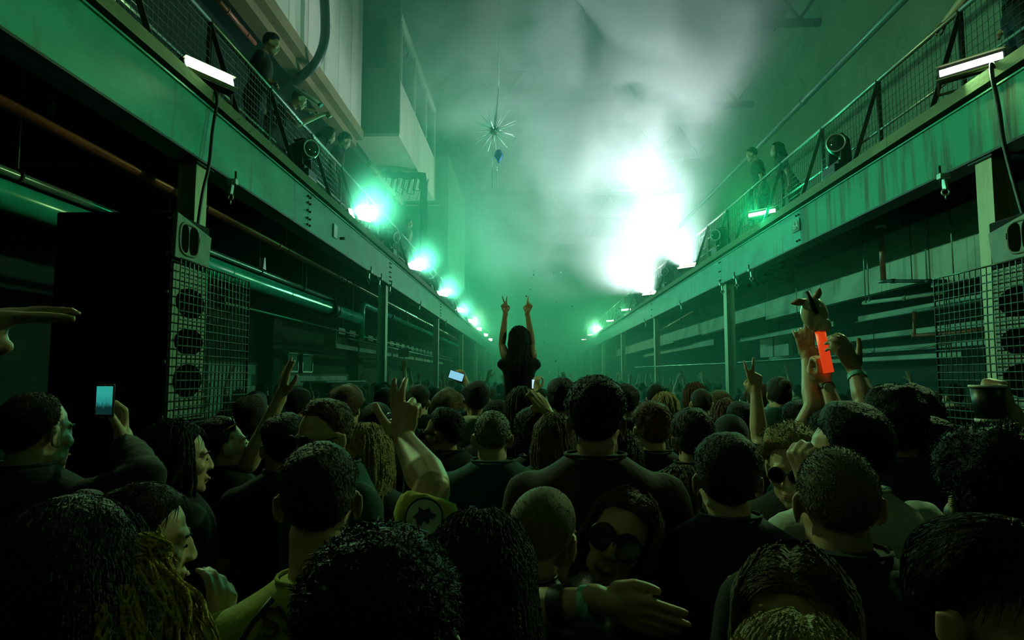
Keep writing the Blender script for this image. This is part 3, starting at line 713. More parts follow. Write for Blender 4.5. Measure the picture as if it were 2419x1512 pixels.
# -- torso, legs, resting arms at height 1.75, facing +Y
TORSO = [(.86, .165, .105, .0), (.98, .160, .105, .0), (1.10, .140, .092, .005), (1.25, .160, .110, .005), (1.36, .182, .112, -.003), (1.425, .180, .098, -.012), (1.462, .120, .080, -.02), (1.492, .068, .064, -.028), (1.512, .052, .054, -.032)]
SHO = .180
def body_prims(armsdown, f, seat=False):
    p = Pr(); wx = .9 if f else 1.0
    p.loft([(z, rx*(wx if z > 1 else 1), ry, yc) for z, rx, ry, yc in TORSO])
    for s, key in ((-1, 'L'), (1, 'R')):
        p.ell((s*SHO*wx, -.008, 1.392), (.060, .062, .060))
        if seat: p.chain([(s*.088, 0, .90), (s*.17, .36, .88), (s*.15, .40, .48), (s*.15, .5, .45)], [.098, .066, .044, .035], 12)
        else: p.chain([(s*.088, 0, .90), (s*.10, .01, .49), (s*.10, -.012, .08)], [.098, .060, .042], 12); p.chain([(s*.10, -.03, .045), (s*.105, .13, .03)], [.040, .032])
        if key in armsdown:
            el = (s*.235*wx, -.03, 1.115); wr = (s*.235*wx, .06, .90)
            p.chain([(s*SHO*wx, -.008, 1.40), el, wr, (s*.225*wx, .10, .80)], [.052, .042, .028, .03])
    return p
def shirt_prims(armsdown, sleeve, f, loose=1.0):
    p = Pr(); wx = .9 if f else 1.0; g = .016*loose
    L = [(.84, .182+g, .122+g, 0), (.98, .168+g, .115+g, 0), (1.12, .156+g, .102+g, .004), (1.25, .166+g, .112+g, .004), (1.36, .186+g, .114+g, -.003), (1.425, .184+g*.7, .100+g, -.012), (1.468, .132+g*.5, .086+g*.6, -.02), (1.498, .088, .080, -.028), (1.512, .078, .076, -.03)]
    p.loft([(z, rx*(wx if z > 1 else 1), ry, yc) for z, rx, ry, yc in L])
    for s, key in ((-1, 'L'), (1, 'R')):
        p.ell((s*(SHO-.008)*wx, -.008, 1.385), (.070+g*.4, .072, .066)); p.cap((s*.06, -.02, 1.455), .045, (s*(SHO-.01)*wx, -.01, 1.395), .055)
        if key in armsdown and sleeve != 'none':
            sh = np.array((s*SHO*wx, -.008, 1.40)); el = np.array((s*.235*wx, -.03, 1.115)); wr = np.array((s*.235*wx, .06, .90))
            if sleeve == 'long': p.cap(sh, .066, el, .054); p.cap(el, .054, wr, .042, flat=True)
            else: p.cap(sh, .068, sh+(el-sh)*.72, .060, flat=True)
    return p
_bc = {}
def cached(key, fn):
    if key not in _bc: _bc[key] = fn()
    return _bc[key]
_trousers = None; _shoe = None
def trousers_geo(seat=False):
    p = Pr(); p.loft([(.80, .175, .118, 0), (.90, .178, .118, 0), (1.0, .166, .112, 0)])
    if seat:
        for s in (-1, 1): p.chain([(s*.090, 0, .90), (s*.17, .36, .88), (s*.15, .40, .50)], [.108, .080, .062], 12)
        return remesh(p, .036, 2)
    for s in (-1, 1): p.chain([(s*.090, 0, .86), (s*.102, .012, .49), (s*.102, -.01, .06)], [.112, .078, .066], 12)
    return remesh(p, .036, 2)
def shoe_geo():
    p = Pr(); p.chain([(0, -.05, .05), (0, .04, .06), (0, .17, .04)], [.046, .046, .038]); p.cap((0, -.06, .02), .04, (0, .18, .018), .04); return remesh(p, .026, 1)
mat('eye_dark', (0.02, 0.015, 0.01), 0.1, spec=.8); mat('lip_rose', (0.34, 0.13, 0.09), 0.4)
def V3(a): return np.array([a.x, a.y, a.z]) if isinstance(a, Vector) else np.array(a, float)
class Person: pass
def person(label, px, top, Y, yaw=0., hyaw=None, hp=0., hr=0., f=False, skin='skin_fair', hair=None, hmat='hair_dark', shirt='cloth_black', sleeve='short',
           arms=None, group=None, hs=1.0, loose=1.0, wide=1.0, hi=True, name='person', body_dx=0., body_dy=0., legs=True, pos=None, pants='denim', floor=0., s_fix=None, seat=False, nk=1.585):
    """a standing person whose crown the photograph shows at pixel (px, top) at depth Y; yaw 0 looks down the hall"""
    P = Person(); hair = dict(hair or dict(kind='short')); hyaw = yaw if hyaw is None else hyaw
    tophair = 0 if hair['kind'] == 'bald' else hair.get('top', .022)
    crown = V3(pos) if pos is not None else V3(at(px, top, Y))
    if pos is None and s_fix is None:      # headings are given as seen from the lens
        vy = math.degrees(math.atan2(-crown[0], crown[1])); yaw += vy; hyaw += vy
    Rh = Rz(math.radians(hyaw)) @ Rx(math.radians(hp)) @ Ry(math.radians(hr))
    hc = crown - np.array([0, 0, (.119 + tophair)*hs])
    s = s_fix or (hc[2]-floor)/nk; Rb = Rz(math.radians(yaw)); lean = 0.
    hneck = Rh @ np.array([0, -.040, -.16])*hs
    if s_fix and not seat: s = max(s, (hc[2]+hneck[2]-floor)/1.49)
    if s_fix and not seat: lean = math.acos(max(-1, min(1, ((hc[2]+hneck[2]-floor)/s - .88)/.62)))
    base = hc + hneck - (Rb @ np.array([0, -.03 + math.sin(lean)*.62, 0])*s); base = np.array([base[0]+body_dx, base[1]+body_dy, floor])
    P.base, P.s, P.Rb, P.hc, P.Rh, P.hs = base, s, Rb, hc, Rh, hs
    sc = np.array([s*wide, s*wide, s])
    def B(V):                                            # body space -> person space (about base)
        V = np.array(V, float)
        if lean:
            one = V.ndim == 1; V = V.reshape(-1, 3); a = lean*smooth01((V[:, 2]-.82)/.16); z, y = V[:, 2]-.88, V[:, 1].copy()
            V[:, 1] = y*np.cos(a) + z*np.sin(a); V[:, 2] = .88 + z*np.cos(a) - y*np.sin(a)
            V = V[0] if one else V
        return (V*sc) @ Rb.T
    def H(V): return (np.asarray(V)*hs) @ Rh.T + (hc-base)
    P.B, P.H = B, H
    arms = arms or {}; down = tuple(k for k in 'LR' if k not in arms)
    bV, bF = cached(('b', down, f, seat), lambda: remesh(body_prims(down, f, seat), .028, 3))
    hV, hF = HEADS[(f, hi and Y < 2.6)]
    Vs = [B(bV), H(hV)]; Fs = [bF, hF + len(bV)]; nv = len(bV)+len(hV)
    sV, sF = cached(('s', down, sleeve, f, loose), lambda: remesh(shirt_prims(down, sleeve, f, loose), .020, 3))
    wr_ = Wave(16, 10, len(label)); sV2 = sV + (np.array([1, 1, .3])*.010)[None, :]*(wr_(sV*np.array([1, 1, 1.6]))[:, None])*np.sign(sV)*np.array([1, 1, 0])
    sVs = [B(sV2)]; sFs = [sF]; ns = len(sV2)
    P.arm = {}
    for k, a in arms.items():
        left = k == 'L'; shl = np.array([(-1 if left else 1)*SHO*(.9 if f else 1), -.008, 1.405])
        sh = B(shl) + np.array(a.get('lift', (0, 0, 0.)))
        el = V3(a['el'])-base; wrp = V3(a['wr'])-base
        aV, aF = arm_geo(sh, el, wrp, a.get('hand', 'open'), a.get('hdir'), a.get('palm', (0, 1, 0)), left, a.get('k', s if s > .8 else 1.), a.get('vox', .0056 if 0 < Y < 2.2 else .0072), a.get('thick', .9 if f else 1.0))
        Vs.append(aV); Fs.append(aF+nv); nv += len(aV); P.arm[k] = (sh, el, wrp)
        sl = a.get('sleeve', sleeve)
        if sl != 'none':
            p = Pr(); up = el-sh; th = a.get('thick', .9 if f else 1.0)
            p.ell(sh, (.074*th,)*3)
            if sl == 'long':
                fr = a.get('cuff', .82); fo = wrp-el
                p.cap(sh, .070*th, el, .055*th); p.cap(el, .055*th, el+fo*fr, .046*th, flat=True)
            else: p.cap(sh, .070*th, sh+up*a.get('cuff', .6), .062*th, flat=True)
            v, fq = remesh(p, .016, 2); v = v + .006*Wave(40, 10, 3)(v)[:, None]
            sVs.append(v); sFs.append(fq+ns); ns += len(v)
    me = np_mesh(name, np.concatenate(Vs), np.concatenate(Fs)); me.materials.append(M[skin])
    o = link_mesh(name, me, None, base); tag(o, label, 'person', group); P.obj = o
    sm = np_mesh('shirt', np.concatenate(sVs), np.concatenate(sFs)); sm.materials.append(M[shirt]); P.shirt = link_mesh('shirt', sm, o)
    if hi:
        cm = MB(); ring = []
        for a in np.linspace(0, 2*PI, 22, endpoint=False): ring.append(Vector(B(np.array([.0785*math.cos(a)*(.98 if f else 1), -.030+.0765*math.sin(a), 1.511]))))
        cm.tube(ring + ring[:2], .0048*s, 6, False)
        cme = cm.mesh('collar'); cme.materials.append(M[shirt]); link_mesh('collar', cme, o)
    if hair['kind'] != 'bald':
        hk = {k: v for k, v in hair.items()}
        if Y > 2.2 or Y == 0:
            hk['strands'] = min(hk.get('strands', 1800), 1000); hk['w'] = .0016
            if hk['kind'] == 'long': hk['locks'] = 150
        gV, gF = hair_geo(hi=hi, **hk); hm = np_mesh('hair', H(gV), gF); hm.materials.append(M[hmat]); P.hair = link_mesh('hair', hm, o)
    if hi and 0 < Y < 3.0:      # eyes, brows and lips for faces one can see
        for sx in (-1, 1):
            worn(P, MB().ell((sx*.031, .0855, -.001), (.0105, .0045, .0048), n=10, m=6), 'eye', 'eye_dark')
            worn(P, MB().tube([(sx*.014, .0945, .019), (sx*.032, .0925, .025), (sx*.050, .080, .019)], [.003, .0034, .0015], 5), 'eyebrow', hmat if hmat != 'stubble' else 'hair_dark')
        worn(P, MB().tube([(-.022, .0955, -.070), (-.010, .1015, -.0695), (0, .1022, -.0705), (.010, .1015, -.0695), (.022, .0955, -.070)], [.0015, .0042, .0042, .0042, .0015], 6), 'lips', 'lip_rose')
    if legs:
        global _trousers, _shoe
        if _trousers is None: _trousers = trousers_geo(); _shoe = shoe_geo()
        tr_ = trousers_geo(True) if seat else _trousers
        tm = np_mesh('trousers', B(tr_[0]), tr_[1]); tm.materials.append(M[pants]); link_mesh('trousers', tm, o)
        for sx in (-1, 1) if not seat else ():
            sh_ = np_mesh('shoe', B(_shoe[0] + np.array([sx*.102, 0, 0])), _shoe[1]); sh_.materials.append(M['shoe_dark']); link_mesh('shoe', sh_, o)
    return P
def worn(P, pr_or_mb, name, m, head=True, label=None):
    """a worn thing given in head space (or person space) -> child of the person"""
    V = np.array([tuple(v) for v in pr_or_mb.v]); V = P.H(V) if head else V
    me = bpy.data.meshes.new(name); me.from_pydata(V.tolist(), [], pr_or_mb.f); me.polygons.foreach_set('use_smooth', pr_or_mb.sm)
    me.materials.append(M[m]); o = link_mesh(name, me, P.obj)
    if label: o['label'] = label
    return o
def sunglasses(P, up=0., lens='lens_black', frame_m='black_plastic', rl=.027, back=0., label=None):
    """round glasses on the nose, or pushed up by `up` metres"""
    for s in (-1, 1):
        R = Matrix.Rotation(s*-.12, 3, 'Z')
        c = Vector((s*.033, .100-up*.35+back, .004+up))
        fr = MB(); fr.torus(c, R @ Vector((0, 1, 0)), rl, .0028, 20, 5); worn(P, fr, 'glasses_rim', frame_m, label=label)
        ln = MB(); ln.cyl(c-Vector((0, .001, 0)), c+Vector((0, .001, 0)), rl*.98, n=20); worn(P, ln, 'lens', lens)
        tm = MB(); tm.bar(c+Vector((s*rl, 0, .006)), (s*.086, -.01, .012+up*.8), .003, .005); worn(P, tm, 'temple', frame_m)
    br = MB(); br.bar((-.008, .104-up*.35+back, .008+up), (.008, .104-up*.35+back, .008+up), .003, .003); worn(P, br, 'bridge', frame_m)
def band(P, k, t, r, width, m, name='wristband', label=None):
    """ring around the forearm at fraction t from elbow to wrist"""
    sh, el, wr = P.arm[k]; c = el + (wr-el)*t; d = (wr-el)/np.linalg.norm(wr-el)
    mb = MB(); mb.cyl(Vector(c-d*width/2), Vector(c+d*width/2), r, r*.97, n=20, caps=False)
    mb.cyl(Vector(c+d*width/2), Vector(c-d*width/2), r*.95, r*.93, n=20, caps=False)
    return worn(P, mb, name, m, head=False, label=label)
# ================================================================== loudspeaker stacks with horn and wire grille
def yz(px, X): return X*FPX/(px - 1253.0)
def horn_plate(sg, X):
    return lambda u, v, d: (X + sg*d, u, CZ + v)
for side, sg, X in (('left', -1, -2.30), ('right', 1, 3.20)):
    ya, yb = 4.29, 4.80
    sp = empty('loudspeaker_stack', (X + sg*.38, (ya+yb)/2, 0), 'tall black loudspeaker stack with grey horn by the %s cream column' % side, 'loudspeaker')
    a, b = sorted((X + sg*.012, X + sg*.78))
    MB().box(a, b, ya, yb, .0, CZ-.30).build('bass_cabinet', 'speaker_black', sp, bevel=.01)
    MB().box(a, b, ya, yb, CZ-.295, CZ+1.075).build('top_cabinet', 'speaker_black', sp, bevel=.01)
    for z0, z1 in ((CZ-1.4, CZ-.35), (CZ-.28, CZ+.74)):
        a2, b2 = sorted((X + sg*.004, X + sg*.012)); MB().box(a2, b2, ya+.02, yb-.02, z0, z1).build('baffle', 'baffle_grey', sp)
    for cz_, hh in ((.50, .10), (.24, .09), (-.02, .11), (-.55, .16), (-.95, .16)):
        a2, b2 = sorted((X - sg*.0, X + sg*.006)); m2 = MB(); m2.prism([(ya+.25+.19*math.cos(t), cz_+hh*math.sin(t)) for t in np.linspace(0, 2*PI, 18, endpoint=False)], 0, .006, horn_plate(sg, X - sg*.003)); m2.build('driver_slot', 'black_matte', sp)
    m2 = MB(); m2.prism([(ya, 1.072), (4.765, .995), (4.735, .765), (ya-.015, .775)], -.02, .012, horn_plate(sg, X)); hp_ = m2.build('horn_plate', 'horn_grey', sp, bevel=.004)
    def rr(cy_, cz_, hw, hh, t): return (cy_ + hw*math.copysign(abs(math.cos(t))**.6, math.cos(t)), cz_ + hh*math.copysign(abs(math.sin(t))**.6, math.sin(t)))
    T = np.linspace(0, 2*PI, 28, endpoint=False)
    MB().tube([horn_plate(sg, X)(*rr(4.445, .915, .125, .105, t), -.022) for t in list(T)+[T[0], T[1]]], .010, 6, False).build('horn_rim', 'horn_grey', hp_)
    for c0 in (4.385, 4.505):
        m2 = MB(); m2.prism([rr(c0, .915, .052, .095 - .0, t) for t in T], -.024, -.021, horn_plate(sg, X)); m2.build('horn_mouth', 'black_matte', hp_)
    for zz in (1.03, .80, .55, .1, -.25):
        MB().cyl((X + sg*.03, ya-.012, CZ+zz), (X + sg*.03, ya, CZ+zz), .012, n=8).build('corner_bolt', 'galv', sp)
    gr = empty('wire_screen', (X - sg*.03, 4.83, .6), 'square wire mesh screen in front of the %s loudspeaker stack' % side, 'wire mesh')
    zt, zb = CZ+.765, CZ-1.25
    wob = Wave(3.2, 6, 5)
    def pw(u, v, X=X, sg=sg): return (X - sg*(.045 + .012*float(wob(np.array([[u, v, 0.]]))[0])), u, v)
    nY, nZ = 18, 36
    mb = MB()
    for i in range(nY+1):
        u = ya+.0 + i*(5.38-ya)/nY; mb.tube([pw(u, zb + k*(zt-.02*i/nY*0-zb)/10) for k in range(11)], .0052, 4, False)
    o = mb.build('upright_wires', 'wire_dark', gr); o['kind'] = 'stuff'
    mb = MB()
    for i in range(nZ+1):
        v = zb + i*(zt-zb)/nZ; mb.tube([pw(ya + k*(5.38-ya)/8, v) for k in range(9)], .0052, 4, False)
    o = mb.build('level_wires', 'wire_dark', gr); o['kind'] = 'stuff'
    MB().tube([pw(ya, zt), pw(5.38, zt), pw(5.38, zb)], .007, 6).build('edge_rod', 'wire_dark', gr)
    a2, b2 = sorted((X - sg*.05, X - sg*.02)); MB().box(a2, b2, 4.78, 4.80, 0, zb+.02).build('stand_leg', 'wire_dark', gr); MB().box(a2, b2, 5.36, 5.38, 0, zb+.02).build('stand_leg', 'wire_dark', gr)
    for z in (CZ-.05, CZ-.55):
        MB().bar((X - sg*.03, 4.80, z), (X - sg*.03, 4.84, z), .02).build('clip', 'galv', gr)
# ================================================================== moving-head lights on the kerbs
def moving_head(side, k, look, lab):
    sg = -1 if side == 'left' else 1; XF = XL if sg < 0 else XR
    y = D0 + 2.6 + DSTEP*k; x = XF + sg*.12
    t = empty('moving_head_light', (x, y, ZK1), lab, 'stage light', 'moving head lights on the balcony edges')
    MB().box(x-.14, x+.14, y-.17, y+.17, ZK1, ZK1+.11).build('base', 'black_plastic', t, bevel=.015)
    m = MB().box(x-.08, x+.08, y-.15, y+.15, ZK1+.11, ZK1+.16); m.build('turntable', 'black_plastic', t, bevel=.01)
    for s in (-1, 1):
        MB().prism([(-.07, .15), (.07, .15), (.05, .40), (.0, .45), (-.05, .40)], s*.15, s*.185, lambda u, v, d: (x+u, y+d, ZK1+v)).build('yoke_arm', 'black_plastic', t, bevel=.01)
    d = Vector(look).normalized(); c = Vector((x, y, ZK1+.38))
    hd = MB().tube([c-d*.17, c-d*.15, c-d*.02, c+d*.10, c+d*.17, c+d*.19], [.075, .11, .125, .125, .118, .105], 16).build('lamp_head', 'black_plastic', t)
    MB().torus(c+d*.19, d, .105, .012, 20, 6).build('lens_ring', 'galv', hd)
    MB().ell(c+d*.178, (.095, .095, .03), d.to_track_quat('Z', 'Y').to_matrix()).build('lens', 'lens_glass', hd)
    MB().bar(c-d*.1+Vector((0, 0, .125)), c+d*.08+Vector((0, 0, .125)), .12, .02).build('cooling_fin', 'black_matte', hd)
names = ['nearest the camera', 'second from the camera', 'third from the camera', 'fourth from the camera', 'fifth from the camera']
looks = [(.75, -.6, -.1), (.9, -.35, -.2), (.8, -.5, .2), (.7, -.6, -.2), (.8, -.4, 0)]
for k in range(5):
    moving_head('left', k, looks[k], 'black moving head stage light on the left kerb, %s' % names[k])
    l = looks[k]; moving_head('right', k, (-l[0]*.8, l[1]-.3, l[2]), 'black moving head stage light on the right kerb, %s' % names[k])
# ================================================================== pipes under the left balcony
pr = empty('red_pipe', (-3.25, 10, CZ+1.70), 'long rust-red pipe running under the left balcony', 'pipe')
MB().cyl((-3.25, 1.5, CZ+1.70), (-3.25, 30, CZ+1.70), .042, n=16).build('pipe_run', 'pipe_red', pr)
for y in (3.1, 6.3, 8.6, 11.5, 14.4, 17.5, 21, 25):
    MB().cyl((-3.25, y-.04, CZ+1.70), (-3.25, y+.04, CZ+1.70), .050, n=16).build('coupling', 'pipe_red' if y > 7 else 'dark_steel', pr)
    MB().cyl((-3.25, y+.3, CZ+1.74), (-3.25, y+.3, ZT), .006, n=6).build('hanger_rod', 'galv', pr)
    MB().torus((-3.25, y+.3, CZ+1.70), (0, 1, 0), .047, .007).build('pipe_clip', 'dark_steel', pr)
pg = empty('grey_pipe', (-3.6, 10, CZ+1.41), 'slim grey pipe just above the big teal pipe', 'pipe')
MB().cyl((-3.6, 1.5, CZ+1.41), (-3.6, 12.2, CZ+1.41), .034, n=14).build('pipe_run', 'pipe_grey', pg)
for y in (2.6, 4.6, 6.9, 8.9, 10.6):
    MB().torus((-3.6, y, CZ+1.41), (0, 1, 0), .044, .012).build('pipe_clip', 'dark_steel', pg); MB().cyl((-3.6, y, CZ+1.45), (-3.6, y, ZT), .006, n=6).build('hanger_rod', 'galv', pg)
MB().prism([(-.05, 0), (.05, 0), (.02, .16), (-.02, .16)], -.03, .03, lambda u, v, d: (-3.6+d, 9.0+u, CZ+1.45+v)).build('valve', 'galv', pg)
pt = empty('teal_pipe', (-3.6, 10, CZ+1.24), 'wide teal pipe with a black flange under the left balcony', 'pipe')
MB().cyl((-3.6, 1.5, CZ+1.24), (-3.6, 14.15, CZ+1.24), .108, n=24).build('pipe_run', 'pipe_teal', pt)
for y in (7.9, 9.9, 13.3): MB().cyl((-3.6, y-.012, CZ+1.24), (-3.6, y+.012, CZ+1.24), .111, n=24).build('weld_seam', 'pipe_teal', pt)
MB().cyl((-3.6, 12.0, CZ+1.24), (-3.6, 12.2, CZ+1.24), .165, n=24).build('flange', 'black_plastic', pt)
MB().cyl((-3.6, 12.24, CZ+1.24), (-3.6, 12.34, CZ+1.24), .165, n=24).build('flange', 'black_plastic', pt)
MB().cyl((-3.6, 14.15, CZ+1.24), (-3.6, 14.2, CZ+1.24), .118, n=24).build('end_cap', 'pipe_teal', pt)
for y in (3.5, 6.6, 10.8, 13.7): MB().cyl((-3.6, y, CZ+1.34), (-3.6, y, ZT), .007, n=6).build('hanger_rod', 'galv', pt)
p2 = empty('teal_riser_pipe', (-3.6, 14.4, CZ+.9), 'slimmer teal pipe turning down in an elbow before the second column', 'pipe')
MB().tube([(-3.6, 14.45, CZ+.88), (-3.6, 14.45, CZ+1.45), (-3.6, 14.50, CZ+1.53), (-3.6, 14.58, CZ+1.57), (-3.6, 14.7, CZ+1.58), (-3.6, 34, CZ+1.58)], .062, 14).build('pipe_run', 'pipe_teal', p2)
for y in (17.5, 22, 27): MB().cyl((-3.6, y-.1, CZ+1.58), (-3.6, y+.1, CZ+1.58), .085, n=14).build('coupling', 'dark_steel', p2)
for y in (16, 20, 25): MB().cyl((-3.6, y, CZ+1.64), (-3.6, y, ZT+.02), .007, n=6).build('hanger_rod', 'galv', p2)
MB().cyl((-3.6, 14.45, CZ+.83), (-3.6, 14.45, CZ+.9), .075, n=14).build('end_cap', 'pipe_teal', p2)
pc = empty('thin_conduit', (-4.1, 15, CZ+1.05), 'thin pale conduit along the left aisle ceiling', 'pipe')
MB().cyl((-4.1, 9, CZ+1.00), (-4.1, 36, CZ+1.00), .022, n=8).build('conduit_run', 'galv', pc)
MB().cyl((-4.1, 15.2, CZ+.87), (-4.1, 36, CZ+.87), .03, n=8).build('conduit_run', 'galv', pc)
tray = empty('cable_tray', (-4.4, 20, CZ+.7), 'pale cable tray with spaced covers along the left aisle', 'cable tray')
for i in range(16):
    y = 15.4 + i*.95
    MB().box(-4.4, -4.36, y, y+.55, CZ+1.0, CZ+1.14).build('tray_cover', 'girder_pale', tray)
for i in range(6): MB().cyl((-4.4, 15.9+i*3, CZ+.76), (-4.4, 15.9+i*3, ZT+.02), .008, n=6).build('hanger_rod', 'galv', tray)
for i in range(9): MB().box(-4.45, -4.35, 15.2+i*2.1, 17.1+i*2.1, CZ+.66, CZ+.76).build('tray_rail', 'girder_pale', tray)
for (px, py, Y, wd, h, nm, lab, cat) in ((780, 800, 13.5, .25, .30, 'pale_notice_board', 'pale square board hanging below the teal riser pipe', 'board'),
        (120, 271, 5.2, .045, .21, 'hanging_strip', 'small pale strip hanging beside the red pipe', 'strip'), (72, 660, 8.0, .13, .46, 'pale_board', 'narrow pale board left of the black loudspeaker stack', 'board'),
        (954, 833, 18, .28, .24, 'pale_notice', 'small pale notice behind the second left column', 'board')):
    p = at(px, py, Y); b = empty(nm, (p.x, p.y, p.z-h/2), lab, cat)
    MB().obox(p, (wd, .02, h)).build('board', 'girder_pale', b, bevel=.003)
    for e in (-1, 1): MB().cyl(p + Vector((e*wd*.35, 0, h/2)), Vector((p.x+e*wd*.35, p.y, ZT)), .003, n=5).build('hanging_wire', 'galv', b)
# small window on the left aisle wall and a pale counter under it
for i, (y0, y1) in enumerate(((15.6, 16.3), (16.6, 17.4))):
    wn = empty('window_%d' % (i+1), (-5.58, y0, CZ+.2), kind='structure')
    struct(MB().box(-5.6, -5.585, y0+.03, y1-.03, CZ+.15, CZ+.55), 'pane', 'window_dark', wn)
    for a in ((y0, y0+.04, CZ+.12, CZ+.58), (y1-.04, y1, CZ+.12, CZ+.58), (y0, y1, CZ+.12, CZ+.16), (y0, y1, CZ+.54, CZ+.58)): struct(MB().box(-5.6, -5.57, *a), 'frame_bar', 'galv', wn)
ct = empty('bar_counter', (-4.9, 17, 0), 'dark serving counter with pale top along the left aisle', 'counter')
MB().box(-5.2, -4.7, 15.6, 19.2, 0, CZ-.12).build('body', 'deck_under', ct); MB().box(-5.25, -4.65, 15.5, 19.3, CZ-.12, CZ-.08).build('top', 'girder_pale', ct)
# ================================================================== steelwork and pipes under the right balcony
def rod(px, py0, py1, Y, r, name, m, lab, cat):
    a, b = at(px, py0, Y), at(px, py1, Y); b.x = a.x; a.z = max(a.z, ZT+.02) if r < .02 else max(a.z, CZ+2.0)
    o = empty(name, b, lab, cat); MB().cyl(b, a, r, n=8).build('rod', m, o); MB().cyl(b, b+Vector((0, 0, .03)), r*1.8, n=8).build('end_nut', 'galv', o); MB().cyl(a-Vector((0, 0, .03)), a, r*1.8, n=8).build('top_nut', 'galv', o)
for i, (px, y0, y1, Y) in enumerate(((2037, 533, 715, 9.6), (2046, 550, 712, 9.8), (2185, 560, 665, 8.6), (2246, 525, 665, 7.8), (1878, 600, 750, 12.5))):
    rod(px, y0, y1, Y, .008, 'hanger_rod', 'galv', ('thin steel hanger rod left of the red drop pipe', 'second thin hanger rod close to the red drop pipe', 'thin hanger rod right of the red drop pipe', 'thin hanger rod nearest the right column', 'thin hanger rod farthest along the right aisle')[i], 'rod')
rod(2082, 555, 668, 9.0, .036, 'red_drop_pipe', 'pipe_red', 'short red vertical pipe under the right balcony', 'pipe')
def run(name, pts, r, m, lab, cat='pipe'):
    o = empty(name, Vector(pts[0]), lab, cat); MB().tube(pts, r, 8).build('run', m, o)
    p, q = Vector(pts[0]), Vector(pts[-1])
    if cat == 'pipe' and max(p.z, q.z) < ZB:
        c = p.lerp(q, .5) if len(pts) == 2 else Vector(pts[len(pts)//2]); MB().cyl(c, (c.x, c.y, ZT+.02), .006, n=6).build('hanger_rod', 'dark_steel', o)
    for t in (.2, .75):
        c = p.lerp(q, t) if len(pts) == 2 else Vector(pts[1 if t < .5 else -2]); d = (Vector(pts[1])-p).normalized()
        MB().cyl(c-d*.03, c+d*.03, r*1.35, n=8).build('coupling', m, o)
run('dark_pipe', [at(2082, 664, 9.0), at(2235, 664, 8.2)], .022, 'dark_steel', 'dark level pipe running from the foot of the red drop pipe')
run('pale_conduit', [at(2040, 716, 10.5), at(2140, 704, 9.6), at(2232, 690, 8.8)], .03, 'girder_pale', 'pale conduit crossing beside the right wire screen')
run('red_level_pipe', [at(2160, 736, 9.2), at(2160, 793, 9.2), at(2240, 788, 8.8), at(2330, 778, 8.3)], .026, 'pipe_red', 'red pipe with an elbow behind the right wire screen')
run('sagging_cable', [at(1990, 836, 10), at(2060, 832, 9.6), at(2150, 826, 9.2), at(2245, 812, 8.6)], .014, 'pipe_grey', 'grey sagging cable under the right balcony', 'cable')
run('aisle_conduit', [at(1500, 868, 22), at(1720, 858, 14), at(1950, 843, 10.5), at(2010, 838, 10)], .016, 'pipe_grey', 'thin conduit low in the right aisle', 'cable')
run('upper_red_pipe', [at(1545, 790, 22), at(1640, 735, 15.5)], .03, 'pipe_red', 'faint red pipe high in the far right aisle')
for i, (X, z, ya_, yb_, h) in enumerate(((5.8, .98, 7.6, 12.2, .10), (5.8, .98, 13.2, 19, .10), (6.4, .72, 8.2, 16, .09), (6.9, .50, 9.5, 20, .12), (6.2, .30, 10, 15, .07), (5.6, 1.0, 21, 34, .2))):
    g = empty('aisle_purlin', (X, ya_, CZ+z), ('pale purlin', 'second pale purlin', 'lower pale purlin', 'broad low pale purlin', 'lowest thin pale purlin', 'far pale purlin')[i] + ' under the right balcony', 'beam')
    for yy_ in (ya_+.3, (ya_+yb_)/2, yb_-.3): MB().cyl((X+.01, yy_, CZ+z+h), (X+.01, yy_, ZT+.02), .007, n=6).build('hanger_rod', 'dark_steel', g)
    MB().box(X, X+.02, ya_, yb_, CZ+z, CZ+z+h).build('web', 'girder_pale', g); MB().box(X-.06, X+.06, ya_, yb_, CZ+z-.012, CZ+z-.001).build('lower_flange', 'dark_steel', g)
# ================================================================== beam clamps, plates, cables
def clamp(x, y, sg, lab):
    t = empty('beam_clamp', (x, y, ZB-.25), lab, 'clamp', 'beam clamps hanging from the balcony beams')
    MB().obox((x-sg*.02, y, ZB-.045), (.09, .06, .05)).build('jaw', 'galv', t, bevel=.005)
    MB().cyl((x-sg*.05, y, ZB-.12), (x-sg*.05, y, ZB+.05), .010, n=8).build('screw', 'dark_steel', t)
    MB().bar((x-sg*.02, y, ZB-.06), (x-sg*.01, y, ZB-.16), .05, .02).build('shackle_arm', 'galv', t)
    MB().torus((x-sg*.01, y, ZB-.185), (.4, 1, 0), .028, .008).build('ring', 'galv', t)
    MB().cyl((x-sg*.01, y, ZB-.25), (x-sg*.01, y, ZB-.20), .007, n=6).build('eye_bolt', 'galv', t)
for i, y in enumerate((5.95, 11.2, 12.0, 12.9, 16.4, 21.5)):
    o_ = ('closest to the camera', 'second along', 'third along', 'fourth along', 'fifth along', 'farthest along')[i]
    clamp(XL+.02, y, -1, 'steel beam clamp hanging under the left beam, ' + o_); clamp(XR-.02, y, 1, 'steel beam clamp hanging under the right beam, ' + o_)
def text_mesh(s, size, m, R, loc, name, parent, ext=.002):
    cu = bpy.data.curves.new('t', 'FONT'); cu.body = s; cu.size = size; cu.extrude = ext; cu.align_x = 'CENTER'; cu.align_y = 'CENTER'
    to = bpy.data.objects.new('t', cu); COL.objects.link(to)
    me = bpy.data.meshes.new_from_object(to.evaluated_get(bpy.context.evaluated_depsgraph_get())); bpy.data.objects.remove(to)
    me.transform(R.to_4x4()); me.materials.clear(); me.materials.append(M[m]); me.name = name
    return link_mesh(name, me, parent, Vector(loc) - wloc(parent))
y6 = 9.32; pl = empty('bay_number_plate', (XR-.012, y6, CZ+2.0), 'small dark plate reading 6A bolted to the right beam', 'sign')
